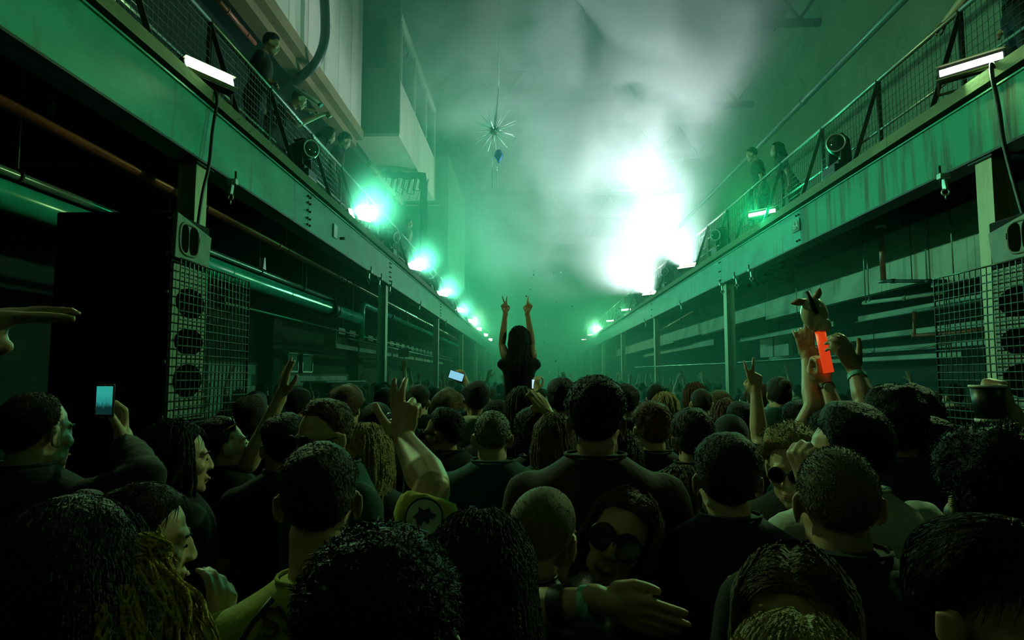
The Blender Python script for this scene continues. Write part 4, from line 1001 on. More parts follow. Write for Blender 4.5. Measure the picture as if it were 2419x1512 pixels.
MB().box(XR-.022, XR-.008, y6-.13, y6+.11, CZ+1.99, CZ+2.16).build('plate', 'plate_dark', pl, bevel=.003)
text_mesh('6A', .15, 'sign_white', Matrix(((0, 0, -1), (-1, 0, 0), (0, 1, 0))), (XR-.025, y6-.01, CZ+2.075), 'lettering', pl)
pl = empty('junction_plate', (XL+.02, 9.3, CZ+1.95), 'grey plate with a short spigot on the left beam', 'plate')
MB().box(XL+.005, XL+.022, 9.2, 9.36, CZ+1.93, CZ+2.12).build('plate', 'galv', pl, bevel=.003); MB().cyl((XL+.02, 9.5, CZ+1.97), (XL+.09, 9.5, CZ+1.97), .02, n=10).build('spigot', 'dark_steel', pl)
def cable(pts, r, lab, m='black_plastic', n=8):
    # Catmull-Rom through the points
    P = [Vector(p) for p in pts]; P = [P[0]*2-P[1]] + P + [P[-1]*2-P[-2]]; out = []
    for i in range(1, len(P)-2):
        for k in range(6):
            t = k/6; a, b, c, d = P[i-1:i+3]
            out.append(.5*((2*b) + (c-a)*t + (2*a-5*b+4*c-d)*t*t + (3*b-a-3*c+d)*t**3))
    out.append(P[-2]); o = MB().tube(out, r, n).build('cable', m); tag(o, lab, 'cable'); return o
xk = XL + .03
cable([(XL-.1, 5.7, ZK1+.03), (xk-.03, 5.62, ZK1+.02), (xk+.02, 5.58, ZK0), (xk+.02, 5.52, ZT-.2), (xk+.03, 5.46, ZB-.05), (xk, 5.43, ZB-.3), (xk-.03, 5.4, ZB-.7), (xk-.08, 5.36, ZB-1.1)], .014, 'black cable dropping from the nearest left flood light past the column')
xk = XR - .03
cable([(XR+.1, 5.45, ZK1+.03), (xk+.03, 5.32, ZK1+.03), (xk-.02, 5.25, ZK0), (xk-.02, 5.2, ZT-.2), (xk-.03, 5.15, ZB-.05), (xk, 5.1, ZB-.4), (xk+.05, 5.05, ZB-.8)], .016, 'black cable dropping over the right beam at the picture edge')
cable([(XL-.2, y, ZK1+.012) for y in (2, 4, 5.2)], .012, 'black cable lying along the left kerb')
cable([at(762, -60, 11.5), at(768, 40, 11.5), at(765, 100, 11.5), at(745, 150, 11.5), at(712, 180, 11.6), at(690, 196, 12), at(660, 215, 13)], .085, 'thick black duct hose looping down the white cladding')
cable([at(851, -30, 15.5), at(850, 120, 15.5), at(847, 270, 15.5), at(838, 288, 15.5)], .04, 'black cable bundle down the corner of the white cladding')
# copper pipes over the left balcony
for (a, b, r, m, lab) in (((515, 0, 8.2), (602, 102, 10.2), .035, 'pipe_red', 'reddish sprinkler pipe above the left balcony'), ((870, 388, 14.5), (948, 480, 17.5), .06, 'ochre_beam', 'ochre pipe ending in a sprinkler head over the left balcony')):
    run('ceiling_pipe', [at(*a), at(*b)], r, m, lab)
run('wall_pipe', [(6.2, 4, CZ+6.25), (6.2, 60, CZ+6.25)], .07, 'pipe_grey', 'long pale pipe high on the right above the balcony')
# black cable gantry under the glazed box
gn = empty('cable_gantry', (-2.9, 18.4, ZK1), 'black cable-wrapped gantry post under the glazed box', 'gantry')
def wig(a, b, n, amp, seed):
    g = np.random.default_rng(seed); a, b = Vector(a), Vector(b)
    return [a.lerp(b, i/(n-1)) + Vector(g.normal(size=3)*amp) for i in range(n)]
MB().tube(wig((-2.92, 18.4, ZK1), (-2.92, 18.4, CZ+5.62), 9, .02, 1), [.13, .13, .12, .11, .10, .10, .10, .10, .10], 8).build('post', 'black_matte', gn)
MB().tube(wig((-2.92, 18.4, CZ+5.55), (-4.1, 18.4, CZ+5.6), 8, .03, 2), .10, 8).build('arm', 'black_matte', gn)
for i in range(7):
    a = -3.0 - .16*i; MB().tube([(a, 18.35, CZ+5.5), (a-.05, 18.3, CZ+5.2-.08*(i % 3)), (a+.12, 18.3, CZ+5.0+.1*(i % 2)), (a+.2, 18.35, CZ+5.45)], .018, 6).build('cable_loop', 'black_plastic', gn)
for i in range(5): MB().bar((-2.95-.22*i, 18.5, CZ+5.5), (-3.15-.22*i, 18.5, CZ+4.9), .02).build('lattice_bar', 'galv', gn)
MB().box(-3.5, -2.55, 18.9, 18.95, CZ+4.86, CZ+4.90).build('cross_bar', 'girder_pale', gn)
# ================================================================== hanging star lamp with blue glass
sc_ = at(1168, 308, 14.0); st = empty('star_chandelier', sc_, 'spiky silver starburst hanging in the haze with a blue glass drop', 'chandelier')
MB().ell(sc_, (.10, .10, .10)).build('core', 'dark_steel', st)
g = np.random.default_rng(11)
for i in range(34):
    z = 1 - 2*(i+.5)/34; a = i*2.39996; d = Vector((math.sqrt(1-z*z)*math.cos(a), math.sqrt(1-z*z)*math.sin(a), z)); L = .42 + .14*g.random()
    MB().cyl(sc_ + d*.08, sc_ + d*L, .012, .003, n=5).build('spike', 'spike_silver', st)
ht = at(1178, 205, 14.0); MB().bar(sc_ + Vector((0.02, 0, .1)), ht, .018, .03).build('hanger', 'spike_silver', st); MB().cyl(ht, Vector((ht.x, ht.y, CZ+11.1)), .008, n=6).build('suspension_wire', 'galv', st)
bc = at(1178, 368, 14.0)
for i in range(5): MB().prism([(-.05, .12), (.05, .12), (.10, 0), (0, -.16), (-.10, 0)], -.015, .015, lambda u, v, d, i=i: bc + Matrix.Rotation(i*PI/5, 3, 'Z') @ Vector((u, d, v))).build('glass_drop', 'blue_glass', st)
for i, (px, py0, py1, m) in enumerate(((1163, 395, 448, 'teal_ribbon'), (1174, 405, 440, 'spike_silver'))):
    a, b = at(px, py0, 14), at(px, py1, 14); b.x = a.x; MB().bar(a, b, .07 if i == 0 else .04, .01).build('pendant_strip', m, st)
    MB().cyl(a, (a.x, a.y, sc_.z), .004, n=5).build('pendant_wire', 'galv', st)
# confetti drifting far down the hall
mb = MB(); g = np.random.default_rng(5)
for i in range(70):
    c = at(g.normal(1285, 45), g.uniform(640, 880), g.uniform(8, 20)); R = Matrix.Rotation(g.uniform(0, 6.28), 3, Vector(g.normal(size=3)).normalized()); s_ = g.uniform(.008, .02)
    mb.add([c + R @ Vector(q)*s_ for q in ((-1, -.6, 0), (1, -.6, 0), (1, .6, .2), (-1, .6, .2))], [(0, 1, 2, 3)])
tag(mb.build('confetti', 'sign_white'), 'tiny pale confetti specks drifting over the far crowd', 'confetti', kind='stuff')
# ================================================================== people one can tell apart, near to far
def hs_(kind, seed, **k): return dict(kind=kind, seed=seed, **k)
BUZZ = lambda s, **k: hs_('buzz', s, top=.006, side=.003, strands=4200, slen=.009, spiky=.9, w=.0008, **k)
SHORT = lambda s, **k: hs_('short', s, **{**dict(top=.026, side=.010, strands=2200, slen=.03, spiky=.35), **k})
CURLY = lambda s, **k: hs_('curly', s, **{**dict(top=.045, side=.026, strands=3000, slen=.03, spiky=.7, curl=1.2), **k})
LONG = lambda s, **k: hs_('long', s, **{**dict(top=.020, side=.016, strands=2000, slen=.06, spiky=.08, length=.36), **k})
# -- the front row
m1 = person('man with shaved head at far left filming with a phone held up', 92, 926, 2.0, yaw=-40, hyaw=-52, hair=BUZZ(1, recede=14), hmat='hair_dark', sleeve='long',
       arms={'R': dict(el=at(348, 1128, 1.95), wr=at(292, 1045, 2.12), hand='phone', hdir=(-.15, .1, 1), palm=(-.75, -.65, .1), cuff=.93, thick=1.0)}, skin='skin_fair')
def phone(px, py, Y, w_, h_, screen, lab, yaw=0., roll=0., grp=None):
    c = at(px, py, Y); R = (Matrix.Rotation(math.radians(yaw), 3, 'Z') @ Matrix.Rotation(math.radians(roll), 3, 'Y')); t = empty('mobile_phone', c - Vector((0, 0, h_/2)), lab, 'phone', grp)
    MB().obox(c, (w_, .009, h_), R).build('case', 'black_plastic', t, bevel=.004)
    MB().obox(c - R @ Vector((0, .0052, 0)), (w_*.9, .001, h_*.86), R).build('screen', screen, t)
    MB().cyl(c - R @ Vector((0, .0052, -h_*.46)), c - R @ Vector((0, .006, -h_*.46)), .003, n=8).build('button', 'galv', t)
    return t
ms = mat('screen_video', (0.02, 0.05, 0.05), 0.2); nt = ms.node_tree; N, L = nt.nodes, nt.links; b = N['Principled BSDF']
tc = N.new('ShaderNodeTexCoord'); sx = N.new('ShaderNodeSeparateXYZ'); L.new(tc.outputs['Generated'], sx.inputs[0])
no = N.new('ShaderNodeTexNoise'); no.inputs['Scale'].default_value = 7; L.new(tc.outputs['Generated'], no.inputs['Vector'])
ad = N.new('ShaderNodeMath'); ad.operation = 'MULTIPLY_ADD'; L.new(no.outputs['Fac'], ad.inputs[0]); ad.inputs[1].default_value = .35; L.new(sx.outputs[2], ad.inputs[2])
cr = N.new('ShaderNodeValToRGB'); cr.color_ramp.elements[0].position = .42; cr.color_ramp.elements[0].color = (.004, .03, .028, 1); cr.color_ramp.elements[1].position = .62; cr.color_ramp.elements[1].color = (.02, .30, .26, 1)
e = cr.color_ramp.elements.new(.9); e.color = (.03, .42, .36, 1); L.new(ad.outputs[0], cr.inputs[0]); L.new(cr.outputs[0], b.inputs['Emission Color']); b.inputs['Emission Strength'].default_value = .8
mat('screen_white', (.1, .1, .1), .2, emit=(.55, .85, 1.0), estr=1.0); mat('screen_blue', (.1, .1, .1), .2, emit=(.30, .75, .95), estr=.8)
phone(249, 946, 2.02, .058, .098, 'screen_video', 'phone with a teal video screen held up by the shaved man at left', yaw=-6)
person('woman with long dark hair at left facing right past the wire screen', 425, 990, 2.35, yaw=-70, hyaw=-82, f=True, hair=LONG(3, length=.42), hmat='hair_black', skin='skin_fair', sleeve='long')
m4 = person('bearded man with sunglasses on his head raising one bare arm', 532, 982, 2.95, yaw=-50, hyaw=-78, hp=12, hair=SHORT(4, top=.018), hmat='hair_black', skin='skin_fair',
       arms={'L': dict(el=at(588, 1098, 2.95), wr=at(664, 935, 3.0), hand='open', hdir=(.12, .1, 1), palm=(.6, .6, .1))})
sunglasses(m4, up=.085, back=-.02, frame_m='gold_wire', label='sunglasses pushed up on the head')
worn(m4, MB().ell((0, .062, -.098), (.048, .040, .036)).ell((0, .094, -.052), (.03, .012, .008)), 'beard', 'hair_black')
person('woman in profile with tied back hair, lower left, looking right', 345, 1140, 1.55, yaw=-75, hyaw=-88, hp=-6, f=True, hair=hs_('bun', 5, top=.014, side=.012, strands=1500, slen=.04, spiky=.1), hmat='hair_dark', skin='skin_fair', sleeve='long',
       arms={'R': dict(el=at(420, 1640, 1.35), wr=at(520, 1500, 1.45), hand='relax', hdir=(-.1, .3, 1), palm=(-.8, .4, -.3))})
w6 = person('woman with dark hair and blonde lengths in the bottom left corner', 175, 1168, .86, yaw=-12, hyaw=-20, f=True, hair=LONG(6, locks=800, length=.40, strands=5500, slen=.10, top=.03, side=.024, w=.0009), hmat='hair_black', skin='skin_tan', sleeve='long', hs=1.02)
g = np.random.default_rng(12); nl = 70; t = np.linspace(0, 1, 9)       # blonde lengths over her right shoulder
def streak(a, b, n, sp0, sp1, sag):
    a, b = V3(a), V3(b); A = a + g.normal(size=(n, 3))*sp0; B_ = b + g.normal(size=(n, 3))*sp1
    P = A[:, None, :]*(1-t)[None, :, None] + B_[:, None, :]*t[None, :, None]
    P[:, :, 0] += sag*np.sin(PI*t)[None, :] + .004*np.sin(9*t[None, :] + g.uniform(0, 6, (n, 1))); return P
Pth = np.concatenate([streak(at(346, 1272, .80), at(372, 1345, .79), 50, .006, .008, .010), streak(at(352, 1330, .79), at(455, 1545, .75), 120, .007, .012, .010), streak(at(300, 1395, .76), at(338, 1560, .73), 40, .004, .008, .0), streak(at(246, 1440, .75), at(240, 1560, .73), 22, .003, .004, 0)]) - w6.base
nl = len(Pth)
V_, F_ = tubes_np(Pth, np.interp(t, [0, .3, .8, 1], [.0016, .0030, .0026, .0008])[None, :]*g.uniform(.7, 1.2, (nl, 1)), 4)
bm2 = np_mesh('hair_lengths', V_, F_); bm2.materials.append(M['hair_blonde']); ob = link_mesh('hair_lengths', bm2, w6.obj); ob['label'] = 'blonde dyed hair lengths'
# -- the man in the yellow jersey
mj = person('man in yellow football jersey with one arm raised, hand up', 757, 1042, 1.5, yaw=4, hyaw=-6, hair=SHORT(7, top=.016, side=.006, slen=.016, spiky=.5), hmat='hair_dark', skin='skin_fair', shirt='cloth_yellow', wide=1.02, nk=1.655,
       arms={'R': dict(el=at(1022, 1150, 1.66), wr=at(955, 1040, 1.86), hand='jersey', hdir=(-.02, .15, 1), palm=(.15, 1, -.1), cuff=.90, thick=1.18, vox=.0042, k=1.05)})
for t_, nm in ((.62, 'ring'),):
    pass
def ring_at(P, px, py, Y, d, r, m='silver', name='ring'):
    mb = MB(); c = at(px, py, Y) - Vector(P.base); mb.torus(c, d, r, .0022, 16, 5); worn(P, mb, name, m, head=False)
sh, el, wr = mj.arm['R']; c = Vector(sh + (el-sh)*.69); d = Vector(el-sh).normalized()
tocam = (Vector((0, 0, CZ)) - Vector(mj.base) - c); tocam = (tocam - d*tocam.dot(d)).normalized(); sidev = d.cross(tocam)
# round sleeve badge, bent around the sleeve: pale disc, dark ring, dark animal head
def on_sleeve(u, v, rr):
    a = u/.075; return c + d*v + (tocam*math.cos(a) + sidev*math.sin(a))*rr
def badge(outline, rr, name, m):
    n = len(outline); vs = [on_sleeve(u, v, rr) for u, v in outline] + [on_sleeve(u, v, rr-.002) for u, v in outline]
    cu = sum(o[0] for o in outline)/n; cv = sum(o[1] for o in outline)/n; vs.append(on_sleeve(cu, cv, rr+.0004))
    mb = MB(); mb.add(vs, [(k, (k+1) % n, 2*n) for k in range(n)] + [(k, n+k, n+(k+1) % n, (k+1) % n) for k in range(n)]); worn(mj, mb, name, m, head=False)
mat('badge_dark', (0.012, 0.02, 0.03), 0.6); mat('badge_pale', (0.50, 0.60, 0.55), 0.6)
circ = lambda r: [(r*math.cos(t), r*math.sin(t)) for t in np.linspace(0, 2*PI, 28, endpoint=False)]
badge(circ(.044), .0785, 'badge_rim', 'badge_dark'); badge(circ(.039), .0795, 'badge_field', 'badge_pale')
badge([(x*.024, y*.024) for x, y in ((-1, -.2), (-.6, .35), (-.75, .8), (-.2, .6), (.2, .95), (.45, .6), (1, .5), (.85, .1), (.5, 0), (.55, -.5), (.1, -.35), (-.1, -.9), (-.5, -.75), (-.6, -.4))], .0803, 'badge_emblem', 'badge_dark')
# lettering and dark seams on the back of the jersey
def back_pt(P, x, z, out=.0):
    return P.base + P.B(np.array([x, -.128 - out, z]))
from mathutils.bvhtree import BVHTree
_sd = mj.shirt.data; bvh = BVHTree.FromPolygons([v.co + Vector(mj.base) for v in _sd.vertices], [tuple(p.vertices) for p in _sd.polygons])
for px_, py_, ch in ((640, 1476, 'S'), (686, 1464, 'V')):
    o_ = Vector((0, 0, CZ)); dr = (at(px_, py_, 1.0) - o_).normalized(); hit, nrm_, _, _ = bvh.ray_cast(o_, dr)
    if hit is None: continue
    zx = nrm_.normalized(); xx = Vector((math.cos(.28), 0, math.sin(.28))); xx = (xx - zx*xx.dot(zx)).normalized(); yy_ = zx.cross(xx)
    text_mesh(ch, .078, 'badge_dark', Matrix((xx, yy_, zx)).transposed(), hit + zx*.004, 'lettering', mj.obj, .003)
for s_ in (-1, 1):
    pts = [Vector(mj.base + mj.B(np.array([s_*x, y, z]))) for x, y, z in ((.085, -.098, 1.492), (.12, -.113, 1.455), (.155, -.122, 1.40), (.185, -.118, 1.33))]
    worn_o = MB().tube([p - Vector(mj.base) for p in pts], .006, 6); worn(mj, worn_o, 'seam_piping', 'badge_dark', head=False)
band(mj, 'R', 1.62, .0115, .006, 'silver', 'ring')
# -- heads along the bottom edge
person('person with wavy wet-looking black hair at the bottom centre left', 905, 1236, .80, yaw=-4, hyaw=-12, hair=CURLY(9, top=.020, side=.010, strands=7500, slen=.022, spiky=.32, curl=.7, w=.0011), hmat='hair_black', skin='skin_tan', sleeve='long', wide=.95)
person('woman with long straight black hair at the bottom centre', 1132, 1196, 1.16, yaw=0, hyaw=3, f=True, hair=LONG(10, locks=800, length=.46, strands=5000, slen=.08, side=.013, top=.018, part=.2), hmat='hair_black', skin='skin_tan', sleeve='long')
# -- the hugging pair
mb_ = person('bald man hugging a woman with big sunglasses', 1283, 1150, 1.66, yaw=-30, hyaw=-28, hp=-8, hr=6, hair=hs_('buzz', 11, top=.003, side=.002, strands=700, slen=.004, spiky=.9, recede=20), hmat='stubble', skin='skin_tan', shirt='leather_black', sleeve='long')
wh = person('smiling woman in big round sunglasses embracing the bald man', 1462, 1148, 1.86, yaw=160, hyaw=172, hp=6, hr=-22, f=True, hair=LONG(12, length=.30, strands=2600, slen=.07, part=-.25, top=.020), hmat='hair_brown', skin='skin_fair', shirt='leather_black', sleeve='long',
       arms={'R': dict(el=at(1232, 1440, 1.52), wr=at(1425, 1418, 1.42), hand='blade', hdir=(1, -.05, -.34), palm=(0.05, 1, .15), sleeve='none', k=1.0, vox=.0042, thick=.95)})
sunglasses(wh, rl=.034, label='large round dark sunglasses')
worn(wh, MB().tube([(-.024, .103, -.070), (-.012, .108, -.074), (0, .110, -.075), (.012, .108, -.074), (.024, .103, -.070)], [.002, .004, .0045, .004, .002], 6), 'lips', 'hair_auburn')
band(wh, 'R', .84, .034, .024, 'band_paper', 'wristband', 'patterned paper wristband'); band(wh, 'R', .52, .042, .035, 'band_black', 'bracelet', 'wide black bracelet')
# -- the tall man in the centre
person('tall man in maroon sweater at the centre, seen from behind', 1408, 886, 2.02, yaw=2, hyaw=-6, hair=SHORT(13, top=.034, side=.012, slen=.022, spiky=.6, strands=4500), hmat='hair_black', skin='skin_tan', shirt='cloth_maroon', sleeve='long', wide=1.0, hs=.94)
person('balding man in dark teal shirt left of the tall central man', 1163, 970, 2.95, yaw=4, hyaw=2, hp=-10, hair=BUZZ(14, recede=8), hmat='hair_grey', skin='skin_fair', shirt='cloth_teal', sleeve='long', wide=1.12)
person('man with short dark hair in navy shirt right of the centre', 1713, 1018, 1.9, yaw=0, hyaw=10, hair=SHORT(15, top=.022, side=.012, slen=.018, spiky=.5, strands=3200), hmat='hair_dark', skin='skin_fair', shirt='cloth_navy', wide=1.0)
m18 = person('man with a buzz cut and black shirt at the right front', 1972, 1056, 1.5, yaw=4, hyaw=14, hp=-6, hair=BUZZ(16), hmat='stubble', skin='skin_fair', shirt='cloth_black', wide=1.04)
mw = person('person with dark curls raising a banded wrist beside the toy', 2112, 908, 2.3, yaw=12, hyaw=4, hair=CURLY(17, top=.03, side=.016, slen=.016), hmat='hair_black', skin='skin_tan', shirt='cloth_navy', sleeve='long', wide=1.0,
       arms={'L': dict(el=at(2048, 958, 2.5), wr=at(2020, 876, 2.6), hand='relax', hdir=(-.42, .1, 1), palm=(-.3, 1, 0), sleeve='none', lift=(0.03, .1, .06))})
band(mw, 'L', .82, .034, .020, 'band_paper')
person('person with thick dark hair nearest the right wire screen', 2150, 912, 2.75, yaw=-6, hyaw=20, hair=CURLY(18, top=.04, side=.03, slen=.02), hmat='hair_dark', skin='skin_tan', shirt='cloth_navy')
person('man in grey collared shirt near the right wire screen', 2198, 985, 2.35, yaw=6, hyaw=26, hair=SHORT(19, top=.02, side=.012), hmat='hair_dark', skin='skin_fair', shirt='cloth_grey', sleeve='long')
person('tall man with curly fringe at the right edge', 2345, 998, 1.32, yaw=18, hyaw=30, hair=CURLY(20, top=.036, side=.012, strands=5000, slen=.022), hmat='hair_black', skin='skin_fair', shirt='cloth_black', sleeve='long')
person('woman in grey fleece coat in the bottom right corner', 2345, 1215, 1.02, yaw=-90, hyaw=-126, f=True, hair=hs_('short', 21, top=.032, side=.020, strands=7000, slen=.075, spiky=.10), hmat='hair_dark', skin='skin_tan', shirt='cloth_fleece', sleeve='long', loose=2.4)
person('small woman with parted hair facing the camera, lower right', 1872, 1292, 1.18, yaw=170, hyaw=176, hp=-4, f=True, hair=LONG(22, part=.15, length=.3, strands=2500, slen=.06), hmat='hair_brown', skin='skin_tan', shirt='cloth_black', sleeve='long')
person('fair-haired person cut off by the bottom edge, lower right', 1882, 1440, .92, yaw=0, hyaw=6, f=True, hair=LONG(23, part=.3, length=.3, strands=4000, slen=.08, w=.0009), hmat='hair_fair', skin='skin_fair', sleeve='long')
# -- second row, right
mg = person('man in pale shirt with round glasses and moustache, profile facing left', 1985, 946, 1.98, yaw=28, hyaw=78, hp=2, hair=SHORT(24, top=.045, side=.022, slen=.03, spiky=.4), hmat='hair_black', skin='skin_fair', shirt='cloth_white', sleeve='short',
       arms={'R': dict(el=at(2010, 1290, 1.9), wr=at(1915, 1150, 1.85), hand='grip', hdir=(-.25, .1, 1), palm=(.8, .5, 0))})
sunglasses(mg, lens='lens_glass', frame_m='black_plastic', rl=.024, label='thin round glasses'); worn(mg, MB().ell((0, .104, -.052), (.03, .011, .007)), 'moustache', 'hair_black')
ws = person('woman in sunglasses with fair curls facing the camera, right of centre', 1868, 1000, 2.4, yaw=165, hyaw=170, hp=-10, f=True, hair=CURLY(25, top=.034, side=.022), hmat='hair_fair', skin='skin_fair', shirt='cloth_black')
sunglasses(ws, rl=.026)
person('woman with smooth light brown hair at mid right', 1612, 1098, 2.25, yaw=0, hyaw=-4, f=True, hair=LONG(26, length=.32, part=.1, slen=.06), hmat='hair_brown', skin='skin_fair', shirt='cloth_black')
# -- second row, left and centre
mm = person('man in dark sunglasses with a moustache facing left, cropped hair', 765, 942, 2.35, yaw=120, hyaw=128, hp=-8, hair=SHORT(27, top=.02, side=.006, recede=6), hmat='hair_brown', skin='skin_fair', shirt='cloth_teal', sleeve='long')
sunglasses(mm, rl=.028); worn(mm, MB().ell((0, .104, -.052), (.032, .012, .009)), 'moustache', 'hair_dark')
person('man with dark hair half hidden behind the moustached man', 672, 975, 2.7, yaw=-10, hyaw=10, hair=SHORT(28), hmat='hair_black', skin='skin_tan', shirt='cloth_black')
person('woman with long fair hair behind the raised jersey arm', 868, 998, 2.6, yaw=-5, hyaw=-14, f=True, hair=LONG(29, length=.34), hmat='hair_fair', skin='skin_fair', shirt='cloth_black')
# -- the holder of the inflatable toy, hidden behind the man with glasses
mt = person('person lifting an inflatable animal on an orange stick, arms up', 1962, 962, 2.75, yaw=0, hair=SHORT(30), hmat='hair_black', skin='skin_fair', shirt='cloth_black',
       arms={'L': dict(el=at(1922, 960, 2.8), wr=at(1908, 850, 2.95), hand='rock', hdir=(-.05, .1, 1), palm=(.3, 1, 0), sleeve='none', lift=(0, .02, .05), thick=.95),
             'R': dict(el=at(1975, 985, 2.75), wr=at(1950, 905, 2.82), hand='grip', hdir=(0, .05, 1), palm=(-.2, .9, .1), sleeve='none', lift=(0, .02, .05), thick=.95)})
band(mt, 'R', .88, .033, .016, 'black_plastic', 'watch_strap'); shR, elR, wrR = mt.arm['R']
cw = Vector(elR + (wrR-elR)*.88) + Vector((-.01, -.034, 0)); worn(mt, MB().cyl(cw, cw + Vector((0, -.008, 0)), .017, n=18), 'watch_face', 'galv', head=False)
m34 = person('man in a dark beanie making a peace sign with his raised hand', 1724, 978, 3.3, yaw=4, hair=hs_('buzz', 31, top=.014, side=.010, strands=0), hmat='cloth_charcoal', skin='skin_fair', shirt='cloth_black',
       arms={'R': dict(el=at(1794, 1040, 3.35), wr=at(1786, 928, 3.4), hand='peace', hdir=(-.03, .05, 1), palm=(.2, 1, 0), sleeve='none', lift=(.0, 0, .05))})
# -- the woman on somebody's shoulders
YW = 6.8
ww = person('woman sitting on shoulders with both arms raised, dark silhouette', 1226, 770, YW, yaw=0, hyaw=0, f=True, hair=LONG(32, length=.38), hmat='hair_black', skin='skin_tan', shirt='cloth_black', sleeve='none', seat=True, s_fix=.96, floor=at(1226, 770, YW).z - .135 - 1.64*.96,
       arms={'R': dict(el=at(1257, 815, YW+.02), wr=at(1246, 738, YW), hand='point', hdir=(.28, 0, 1), palm=(-.3, 1, 0), sleeve='none', lift=(-.02, 0, .06)),
             'L': dict(el=at(1186, 815, YW+.02), wr=at(1194, 738, YW), hand='peace', hdir=(-.2, 0, 1), palm=(.3, 1, 0), sleeve='none', lift=(.02, 0, .06))})
person('person carrying the woman with raised arms on his shoulders', 1226, 893, YW+.06, yaw=0, hair=SHORT(33), hmat='hair_black', skin='skin_tan', shirt='cloth_black', hi=False)
# -- at the left edge, close to the lens: a raised hand out of focus
person('person beyond the left edge reaching a pointing hand into the frame', 0, 0, 0, pos=(-1.02, .95, 1.80), yaw=-30, hair=SHORT(34), hmat='hair_dark', skin='skin_tan', sleeve='long', hi=False,
       arms={'R': dict(el=(-.84, .74, 1.60), wr=at(-190, 775, .82), hand='peace', hdir=(1, .15, .12), palm=(.1, .4, -1), k=1.0)})
# -- cup in a raised hand at right
mc = person('person at right lifting a black drink cup', 2440, 965, 2.15, yaw=15, hair=SHORT(35), hmat='hair_black', skin='skin_fair', shirt='cloth_black', sleeve='long', hi=False,
       arms={'L': dict(el=at(2440, 1090, 2.0), wr=at(2395, 990, 1.9), hand='grip', hdir=(-.3, 0, 1), palm=(-.7, .7, 0))})
cp = at(2335, 952, 1.9); cu = empty('drink_cup', cp - Vector((0, 0, .05)), 'black drink cup with pale rim lifted before the right wire screen', 'cup')
MB().cyl(cp - Vector((0, 0, .05)), cp + Vector((0, 0, .045)), .032, .042, n=24).build('cup_body', 'black_plastic', cu)
MB().torus(cp + Vector((0, 0, .045)), (0, 0, 1), .042, .004, 28, 6).build('rim', 'sign_white', cu); MB().cyl(cp + Vector((0, 0, .035)), cp + Vector((0, 0, .038)), .039, n=24).build('drink', 'cloth_cream', cu); MB().cyl(cp - Vector((0, 0, .052)), cp - Vector((0, 0, .042)), .034, n=24).build('base_rim', 'sign_white', cu)
# -- inflatable animal on an orange stick
mat('inflatable', (0.62, 0.58, 0.42), 0.25, coat=.5); mat('glow_orange', (0.9, 0.08, 0.01), 0.4, emit=(1.0, 0.07, 0.012), estr=.55); mat('toy_pink', (0.5, 0.25, 0.15), .5)
Yt = 2.78; hc_ = at(1924, 742, Yt); ty = empty('inflatable_toy', at(1954, 880, Yt), 'inflatable animal head with ears on a glowing orange stick', 'toy')
Rt = Matrix.Rotation(math.radians(-14), 3, 'Y')
MB().ell(hc_, (.052, .05, .072), Rt, 20, 14).build('head', 'inflatable', ty); MB().ell(hc_ + Vector((.022, -.02, -.045)), (.034, .034, .03), Rt).build('muzzle', 'inflatable', ty)
MB().tube([at(1905, 712, Yt), at(1885, 714, Yt), at(1868, 717, Yt)], [.012, .016, .003], 8).build('ear', 'toy_pink', ty); MB().tube([at(1926, 706, Yt), at(1934, 692, Yt), at(1938, 680, Yt)], [.014, .014, .004], 8).build('ear', 'toy_pink', ty)
MB().tube([at(1930, 742, Yt-.055), at(1917, 715, Yt-.05), at(1907, 690, Yt-.03)], [.008, .012, .011], 8).build('mane', 'band_black', ty)
MB().cyl(at(1936, 776, Yt), at(1958, 880, Yt), .020, n=16).build('stick', 'glow_orange', ty); MB().cyl(at(1933, 770, Yt), at(1937, 780, Yt), .027, n=16).build('collar', 'toy_pink', ty)
# -- people on the left balcony, leaning on the rail
DK = ZK1
def bal(lab, px, top, Y, yaw, hyaw, arms=None, **k):
    return person(lab, px, top, Y, yaw=yaw, hyaw=hyaw, floor=DK, s_fix=k.pop('s', .97), arms=arms, hi=False, **k)
XLr, XRr = XL - .34, XR + .34
bal('person leaning on the left balcony rail, nearest the camera', 642, 78, 7.9, -80, -75, f=True, hair=SHORT(41), hmat='hair_black', skin='skin_fair', shirt='cloth_black', sleeve='long', hp=-22,
    arms={'R': dict(el=at(592, 160, 7.75), wr=at(636, 190, 7.85), hand='relax', hdir=(.7, .3, -.3), palm=(0, -.4, -1))})
pb = bal('person on the left balcony holding a clear tube over the rail', 708, 212, 9.0, -80, -70, hair=SHORT(42), hmat='hair_black', skin='skin_fair', shirt='cloth_black', hp=-25,
    arms={'R': dict(el=at(700, 295, 8.8), wr=at(765, 268, 9.0), hand='grip', hdir=(.9, .1, .1), palm=(0, -.2, -1), sleeve='none'), 'L': dict(el=at(690, 248, 9.3), wr=at(735, 262, 9.3), hand='grip', hdir=(.9, .1, 0), palm=(0, .3, -1))})
tb = empty('clear_tube', at(755, 245, 8.9), 'iridescent clear tube held out over the left balcony rail', 'tube'); MB().cyl(at(692, 205, 8.9), at(757, 248, 8.9), .03, n=14).build('tube', 'spike_silver', tb); MB().cyl(at(755, 246, 8.9), at(759, 250, 8.9), .033, n=14).build('end_cap', 'teal_ribbon', tb)
bal('dark-haired woman looking over the left balcony rail behind a stage light', 778, 300, 10.5, -75, -65, f=True, hair=LONG(43, length=.2), hmat='hair_black', skin='skin_fair', shirt='cloth_black', hp=-25)
bal('curly-haired woman on the left balcony beside the dark-haired woman', 815, 312, 11.3, -75, -70, f=True, hair=CURLY(44), hmat='hair_black', skin='skin_fair', shirt='cloth_black', hp=-30)
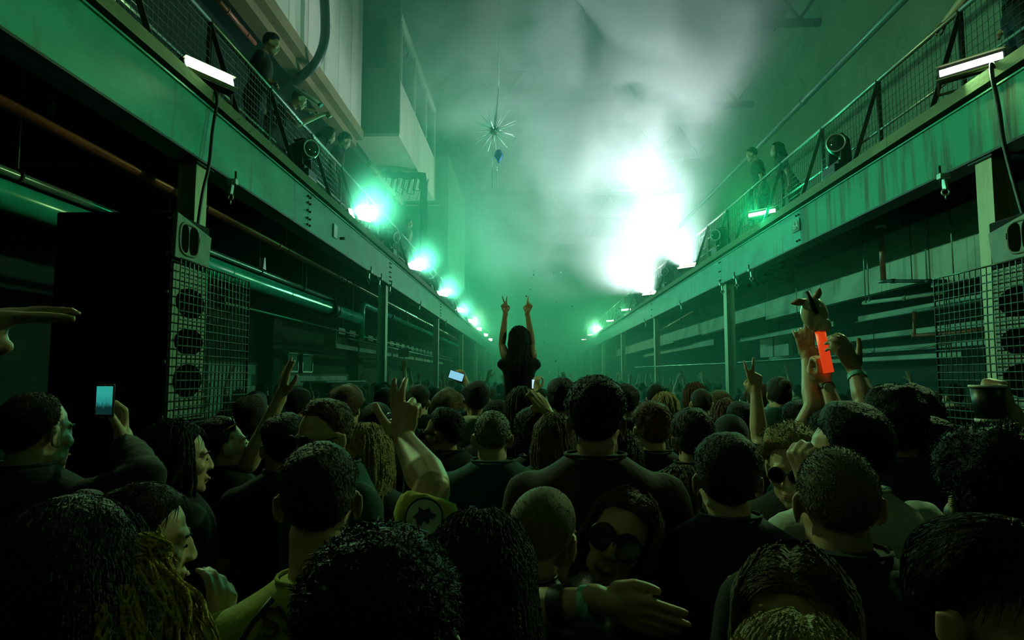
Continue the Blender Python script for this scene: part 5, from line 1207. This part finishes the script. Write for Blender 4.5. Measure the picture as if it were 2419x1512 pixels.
bal('person in a white shirt further along the left balcony', 966, 514, 17.6, -60, -50, hair=SHORT(45), hmat='hair_dark', skin='skin_fair', shirt='cloth_white')
# -- people on the right balcony
bal('person leaning forward on the right balcony with elbows on the rail', 1775, 348, 12.6, 72, 75, hair=SHORT(46), hmat='hair_black', skin='skin_fair', shirt='cloth_charcoal', hp=-20)
bal('long-haired person standing on the right balcony beside the leaning one', 1834, 336, 11.9, 65, 75, f=True, hair=LONG(47, length=.25), hmat='hair_black', skin='skin_fair', shirt='cloth_charcoal')
person('person above the right beam resting a bare arm on the rail', 0, 0, 0, pos=(4.55, 6.2, DK+1.72), yaw=80, floor=DK, hair=SHORT(48), hmat='hair_dark', skin='skin_tan', shirt='cloth_black', hi=False,
    arms={'L': dict(el=at(2300, -30, 6.1), wr=at(2232, 52, 6.55), hand='relax', hdir=(-.5, .4, -.5), palm=(-.2, -.2, -1), thick=1.15, sleeve='none')})
# ================================================================== middle rows: recognisable heads behind the front rows
MID = [  # px, top, Y, head yaw, female, hair, hair colour, skin, shirt, label
 (1045, 962, 3.6, 70, 0, 'short', 'hair_black', 'skin_tan', 'cloth_black', 'man in glasses with black hair turned left, left of the balding man'),
 (1058, 917, 4.6, -20, 0, 'curly', 'hair_brown', 'skin_fair', 'cloth_black', 'person with brown curls lit from the right, left middle row'),
 (1127, 897, 4.4, 0, 0, 'short', 'hair_black', 'skin_fair', 'cloth_cream', 'man with black hair in a cream shirt, left of the woman on shoulders'),
 (1182, 944, 4.2, -60, 0, 'short', 'hair_black', 'skin_fair', 'cloth_black', 'man with sunglasses at his temple turned right, below the woman on shoulders'),
 (1235, 912, 4.0, 0, 1, 'long', 'hair_black', 'skin_fair', 'cloth_black', 'woman with long black hair right in front of the shoulder rider'),
 (1326, 892, 4.0, 0, 0, 'short', 'hair_black', 'skin_fair', 'cloth_black', 'man with black hair just left of the tall central man'),
 (1265, 962, 3.5, 0, 0, 'curly', 'hair_dark', 'skin_fair', 'cloth_black', 'person with dark curls and a hand at the forehead, centre'),
 (1310, 975, 3.3, -10, 1, 'long', 'hair_brown', 'skin_fair', 'cloth_black', 'brown-haired woman tucked behind the tall central man'),
 (1537, 946, 3.2, 20, 0, 'short', 'hair_auburn', 'skin_fair', 'cloth_black', 'man with short auburn hair right of the tall central man'),
 (1637, 962, 2.9, 0, 0, 'short', 'hair_dark', 'skin_fair', 'cloth_black', 'man with bare nape and dark shirt, two heads right of the tall man'),
 (1745, 948, 4.1, 40, 0, 'short', 'hair_black', 'skin_fair', 'cloth_black', 'dark-haired man with a lit cheek behind the beanie'),
 (1885, 943, 3.6, 30, 0, 'short', 'hair_black', 'skin_fair', 'cloth_black', 'dark-haired man left of the inflatable toy holder'),
 (1838, 889, 5.0, 20, 1, 'bun', 'hair_dark', 'skin_fair', 'cloth_teal', 'person with a tied-up bun in the right middle row'),
 (1655, 918, 5.2, 15, 0, 'buzz', 'hair_dark', 'skin_fair', 'cloth_cream', 'man with a cropped head in pale shirt, right middle row'),
 (1640, 902, 6.2, 20, 1, 'long', 'hair_auburn', 'skin_fair', 'cloth_black', 'auburn-haired woman in the right middle row'),
 (1550, 905, 6.0, 0, 0, 'short', 'hair_black', 'skin_fair', 'cloth_black', 'dark head in front of the third right column'),
 (1570, 925, 4.9, 10, 1, 'long', 'hair_fair', 'skin_fair', 'cloth_black', 'fair-haired woman beyond the auburn-haired man'),
 (1700, 920, 5.5, 0, 0, 'short', 'hair_brown', 'skin_fair', 'cloth_black', 'brown-haired person at the foot of the second right column'),
 (1715, 940, 4.6, 0, 1, 'long', 'hair_auburn', 'skin_fair', 'cloth_black', 'woman with reddish hair right of the second right column'),
 (1785, 905, 6.4, 25, 0, 'curly', 'hair_auburn', 'skin_fair', 'cloth_black', 'person with red curls beside the peace sign hand'),
 (820, 906, 4.3, -25, 0, 'curly', 'hair_auburn', 'skin_fair', 'cloth_black', 'man with reddish curls right of the raised forearm'),
 (710, 915, 4.8, -40, 0, 'short', 'hair_black', 'skin_fair', 'cloth_black', 'man with black hair under the white block wall'),
 (600, 935, 4.2, -20, 0, 'curly', 'hair_dark', 'skin_fair', 'cloth_black', 'dark curly head beside the left wire screen'),
 (890, 950, 4.0, 0, 0, 'short', 'hair_black', 'skin_fair', 'cloth_black', 'dark head between the fair-haired woman and the jersey hand'),
 (990, 908, 5.2, -10, 0, 'short', 'hair_dark', 'skin_fair', 'cloth_black', 'dark head right of the second left column'),
 (950, 925, 4.7, 0, 1, 'long', 'hair_dark', 'skin_fair', 'cloth_black', 'long-haired woman behind the jersey man\'s fingers'),
 (1480, 905, 4.6, 0, 0, 'short', 'hair_black', 'skin_fair', 'cloth_black', 'dark head touching the tall central man on his right'),
 (1460, 1010, 2.9, 0, 1, 'long', 'hair_dark', 'skin_fair', 'cloth_black', 'low dark head by the tall man\'s right shoulder'),
 (1940, 930, 4.4, 0, 0, 'short', 'hair_dark', 'skin_tan', 'cloth_black', 'dark head behind the arms that hold the toy'),
 (1112, 908, 5.9, 0, 0, 'short', 'hair_dark', 'skin_fair', 'cloth_black', 'person filming with a bright phone held sideways, left far crowd'),
 (1276, 917, 6.25, 0, 0, 'short', 'hair_black', 'skin_fair', 'cloth_black', 'person with a tiny phone right of the shoulder rider'),
]
H2 = dict(short=SHORT, curly=CURLY, long=LONG, buzz=BUZZ, bun=lambda s: hs_('bun', s, top=.018, side=.012))
occupied = []
for i, (px, top, Y, hy, f, hk, hm, sk, sh_, lab) in enumerate(MID):
    arms = None
    if 'forehead' in lab: arms = {'R': dict(el=at(1318, 1060, 3.35), wr=at(1302, 985, 3.4), hand='blade', hdir=(-.55, .1, .75), palm=(-.4, .8, -.3), sleeve='none', vox=.006)}
    near = Y < 3.8; h = H2[hk](100+i)
    if near: h['strands'] = 1500
    if 'sideways' in lab: arms = {'R': dict(el=at(1118, 935, 5.8), wr=at(1100, 902, 5.85), hand='phone', hdir=(-.5, 0, .8), palm=(-.3, .9, 0), vox=.008)}
    if 'tiny phone' in lab: arms = {'L': dict(el=at(1258, 945, 6.15), wr=at(1266, 921, 6.2), hand='phone', hdir=(0, 0, 1), palm=(.3, .9, 0), vox=.008)}
    q = person(lab, px, top, Y, yaw=hy*.4, hyaw=hy, f=bool(f), hair=h, hmat=hm, skin=sk, shirt=sh_, sleeve='long' if i % 3 == 0 else 'short', hi=near, arms=arms)
    if 'glasses' in lab: sunglasses(q, lens='lens_glass' if 'in glasses' in lab else 'lens_black')
    occupied.append((q.base[0], q.base[1]))
# ================================================================== the far crowd: copies of a few kinds
def copy_person(src, loc, rotz, sc, lab, grp):
    c = src.copy(); COL.objects.link(c); c.location = loc; c.rotation_euler = (0, 0, rotz); c.scale = (sc,)*3
    c['label'] = lab; c['group'] = grp
    for ch in src.children:
        d = ch.copy(); COL.objects.link(d); d.parent = c
    return c
kinds = []
def kind(lab, arms=None, **k):
    q = person(lab, 0, 0, 0, pos=(0, 0, 1.76), hi=False, arms=arms, group='far crowd: ' + lab, **k)
    kinds.append((q.obj, lab, 'far crowd: ' + lab)); return q
kind('far crowd member with short black hair', hair=SHORT(201), hmat='hair_black')
kind('far crowd member with brown curly hair', hair=CURLY(202), hmat='hair_brown', shirt='cloth_charcoal')
kind('far crowd woman with long dark hair', f=True, hair=LONG(203), hmat='hair_dark', shirt='cloth_navy')
kind('far crowd woman with long fair hair', f=True, hair=LONG(204), hmat='hair_fair', shirt='cloth_olive')
kind('far crowd man with cropped hair in a pale top', hair=BUZZ(205), hmat='hair_dark', shirt='cloth_cream')
kind('far crowd member with one open hand raised', hair=SHORT(206), hmat='hair_dark', arms={'R': dict(el=(.30, .10, 1.66), wr=(.26, .14, 1.92), hand='open', palm=(0, 1, 0), vox=.009, lift=(0, 0, .04))})
kind('far crowd member with both hands raised', hair=SHORT(207), hmat='hair_black', shirt='cloth_charcoal', arms={'R': dict(el=(.31, .10, 1.64), wr=(.24, .16, 1.90), hand='spread', palm=(0, 1, 0), vox=.009, lift=(0, 0, .04)), 'L': dict(el=(-.31, .10, 1.64), wr=(-.26, .16, 1.88), hand='relax', palm=(0, 1, 0), vox=.009, lift=(0, 0, .04))})
kind('far crowd woman with one arm straight up', f=True, hair=LONG(208), hmat='hair_brown', arms={'L': dict(el=(-.22, .06, 1.72), wr=(-.17, .10, 1.98), hand='peace', palm=(0, 1, 0), vox=.009, lift=(0, 0, .05))})
g = np.random.default_rng(21); taken = list(occupied); n_far = 0
cand = []
y = 5.4
while y < 30:
    step = .60 + .018*y; x = -3.9 - .05*y
    while x < 5.4 + .05*y:
        cand.append((x + g.uniform(-.18, .18), y + g.uniform(-.22, .22))); x += step
    y += .74 + .025*y
first = True; used = [False]*len(kinds)
for (x, y) in cand:
    if any((x-a)**2 + (y-b)**2 < .34 for a, b in taken): continue
    if abs(x - at(1226, 893, YW).x) < .45 and abs(y - YW) < .8: continue
    if any(abs(x-(XF+s*.1)) < .3 and abs(((y-5.55+3.7) % 7.45)-3.7) < .35 for XF, s in ((XL, -1), (XR, 1))): continue
    if x < -4.5 and 15 < y < 20: continue
    if x < -5.0 or x > 7.0: continue
    if abs(x) > .84*y + .3: continue
    if (x < XL+.6 or x > XR-.4) and y < 6.2: continue
    k = int(g.choice(len(kinds), p=[.30, .12, .16, .08, .12, .10, .06, .06])); src, lab, grp = kinds[k]
    zone = 'under left balcony' if x < XL+.2 else ('under right balcony' if x > XR-.2 else ('left side' if x < -.8 else ('right side' if x > 1.4 else 'mid hall')))
    lab = lab + ', ' + zone + (', nearer rows' if y < 9 else (', middle rows' if y < 15 else ', farthest rows'))
    rz = g.normal(0, .3); sc = g.uniform(.93, 1.03)
    if 'woman' in lab: sc *= .96
    if not used[k]: src['label'] = lab; src.location = (x, y, 0); src.rotation_euler = (0, 0, rz); src.scale = (sc,)*3; used[k] = True
    else: copy_person(src, (x, y, 0), rz, sc, lab, grp)
    taken.append((x, y)); n_far += 1
bpy.context.view_layer.update(); dg = bpy.context.evaluated_depsgraph_get(); keep = 0
def sees(o, eye, p):
    d = p - eye; L_ = d.length; d.normalize(); org = eye.copy()
    for _ in range(8):
        ok, loc_, nn, ix, ob, mx_ = S.ray_cast(dg, org, d, distance=L_+1)
        if not ok: return False
        if ob.get('kind') == 'stuff': org = loc_ + d*.003; continue
        return ob == o or ob.parent == o
    return False
for o in [o for o in S.objects if o.get('group', '').startswith('far crowd')]:
    b = Vector(o.location); h = 1.70*o.scale[0]; vis = False
    for ex in (0, -.5, .5):
        eye = Vector((ex, 0, CZ))
        for dx, dz in ((0, .04), (0, -.02), (-.06, 0), (.06, 0), (-.05, -.1), (.05, -.1), (.26, .12), (-.22, .15)):
            if sees(o, eye, b + Vector((dx, -.03, h+dz))): vis = True; break
        if vis: break
    if vis: keep += 1
    else:
        for ch in list(o.children): bpy.data.objects.remove(ch)
        bpy.data.objects.remove(o)
print('far crowd', n_far, 'kept', keep)
phone(1078, 888, 5.8, .15*.9, .075, 'screen_blue', 'bright phone screen held sideways in the left far crowd', roll=18)
phone(1265, 908, 6.2, .07, .10, 'screen_white', 'small white phone screen in the crowd right of the shoulder rider')
bpy.data.objects.remove(_tmp)
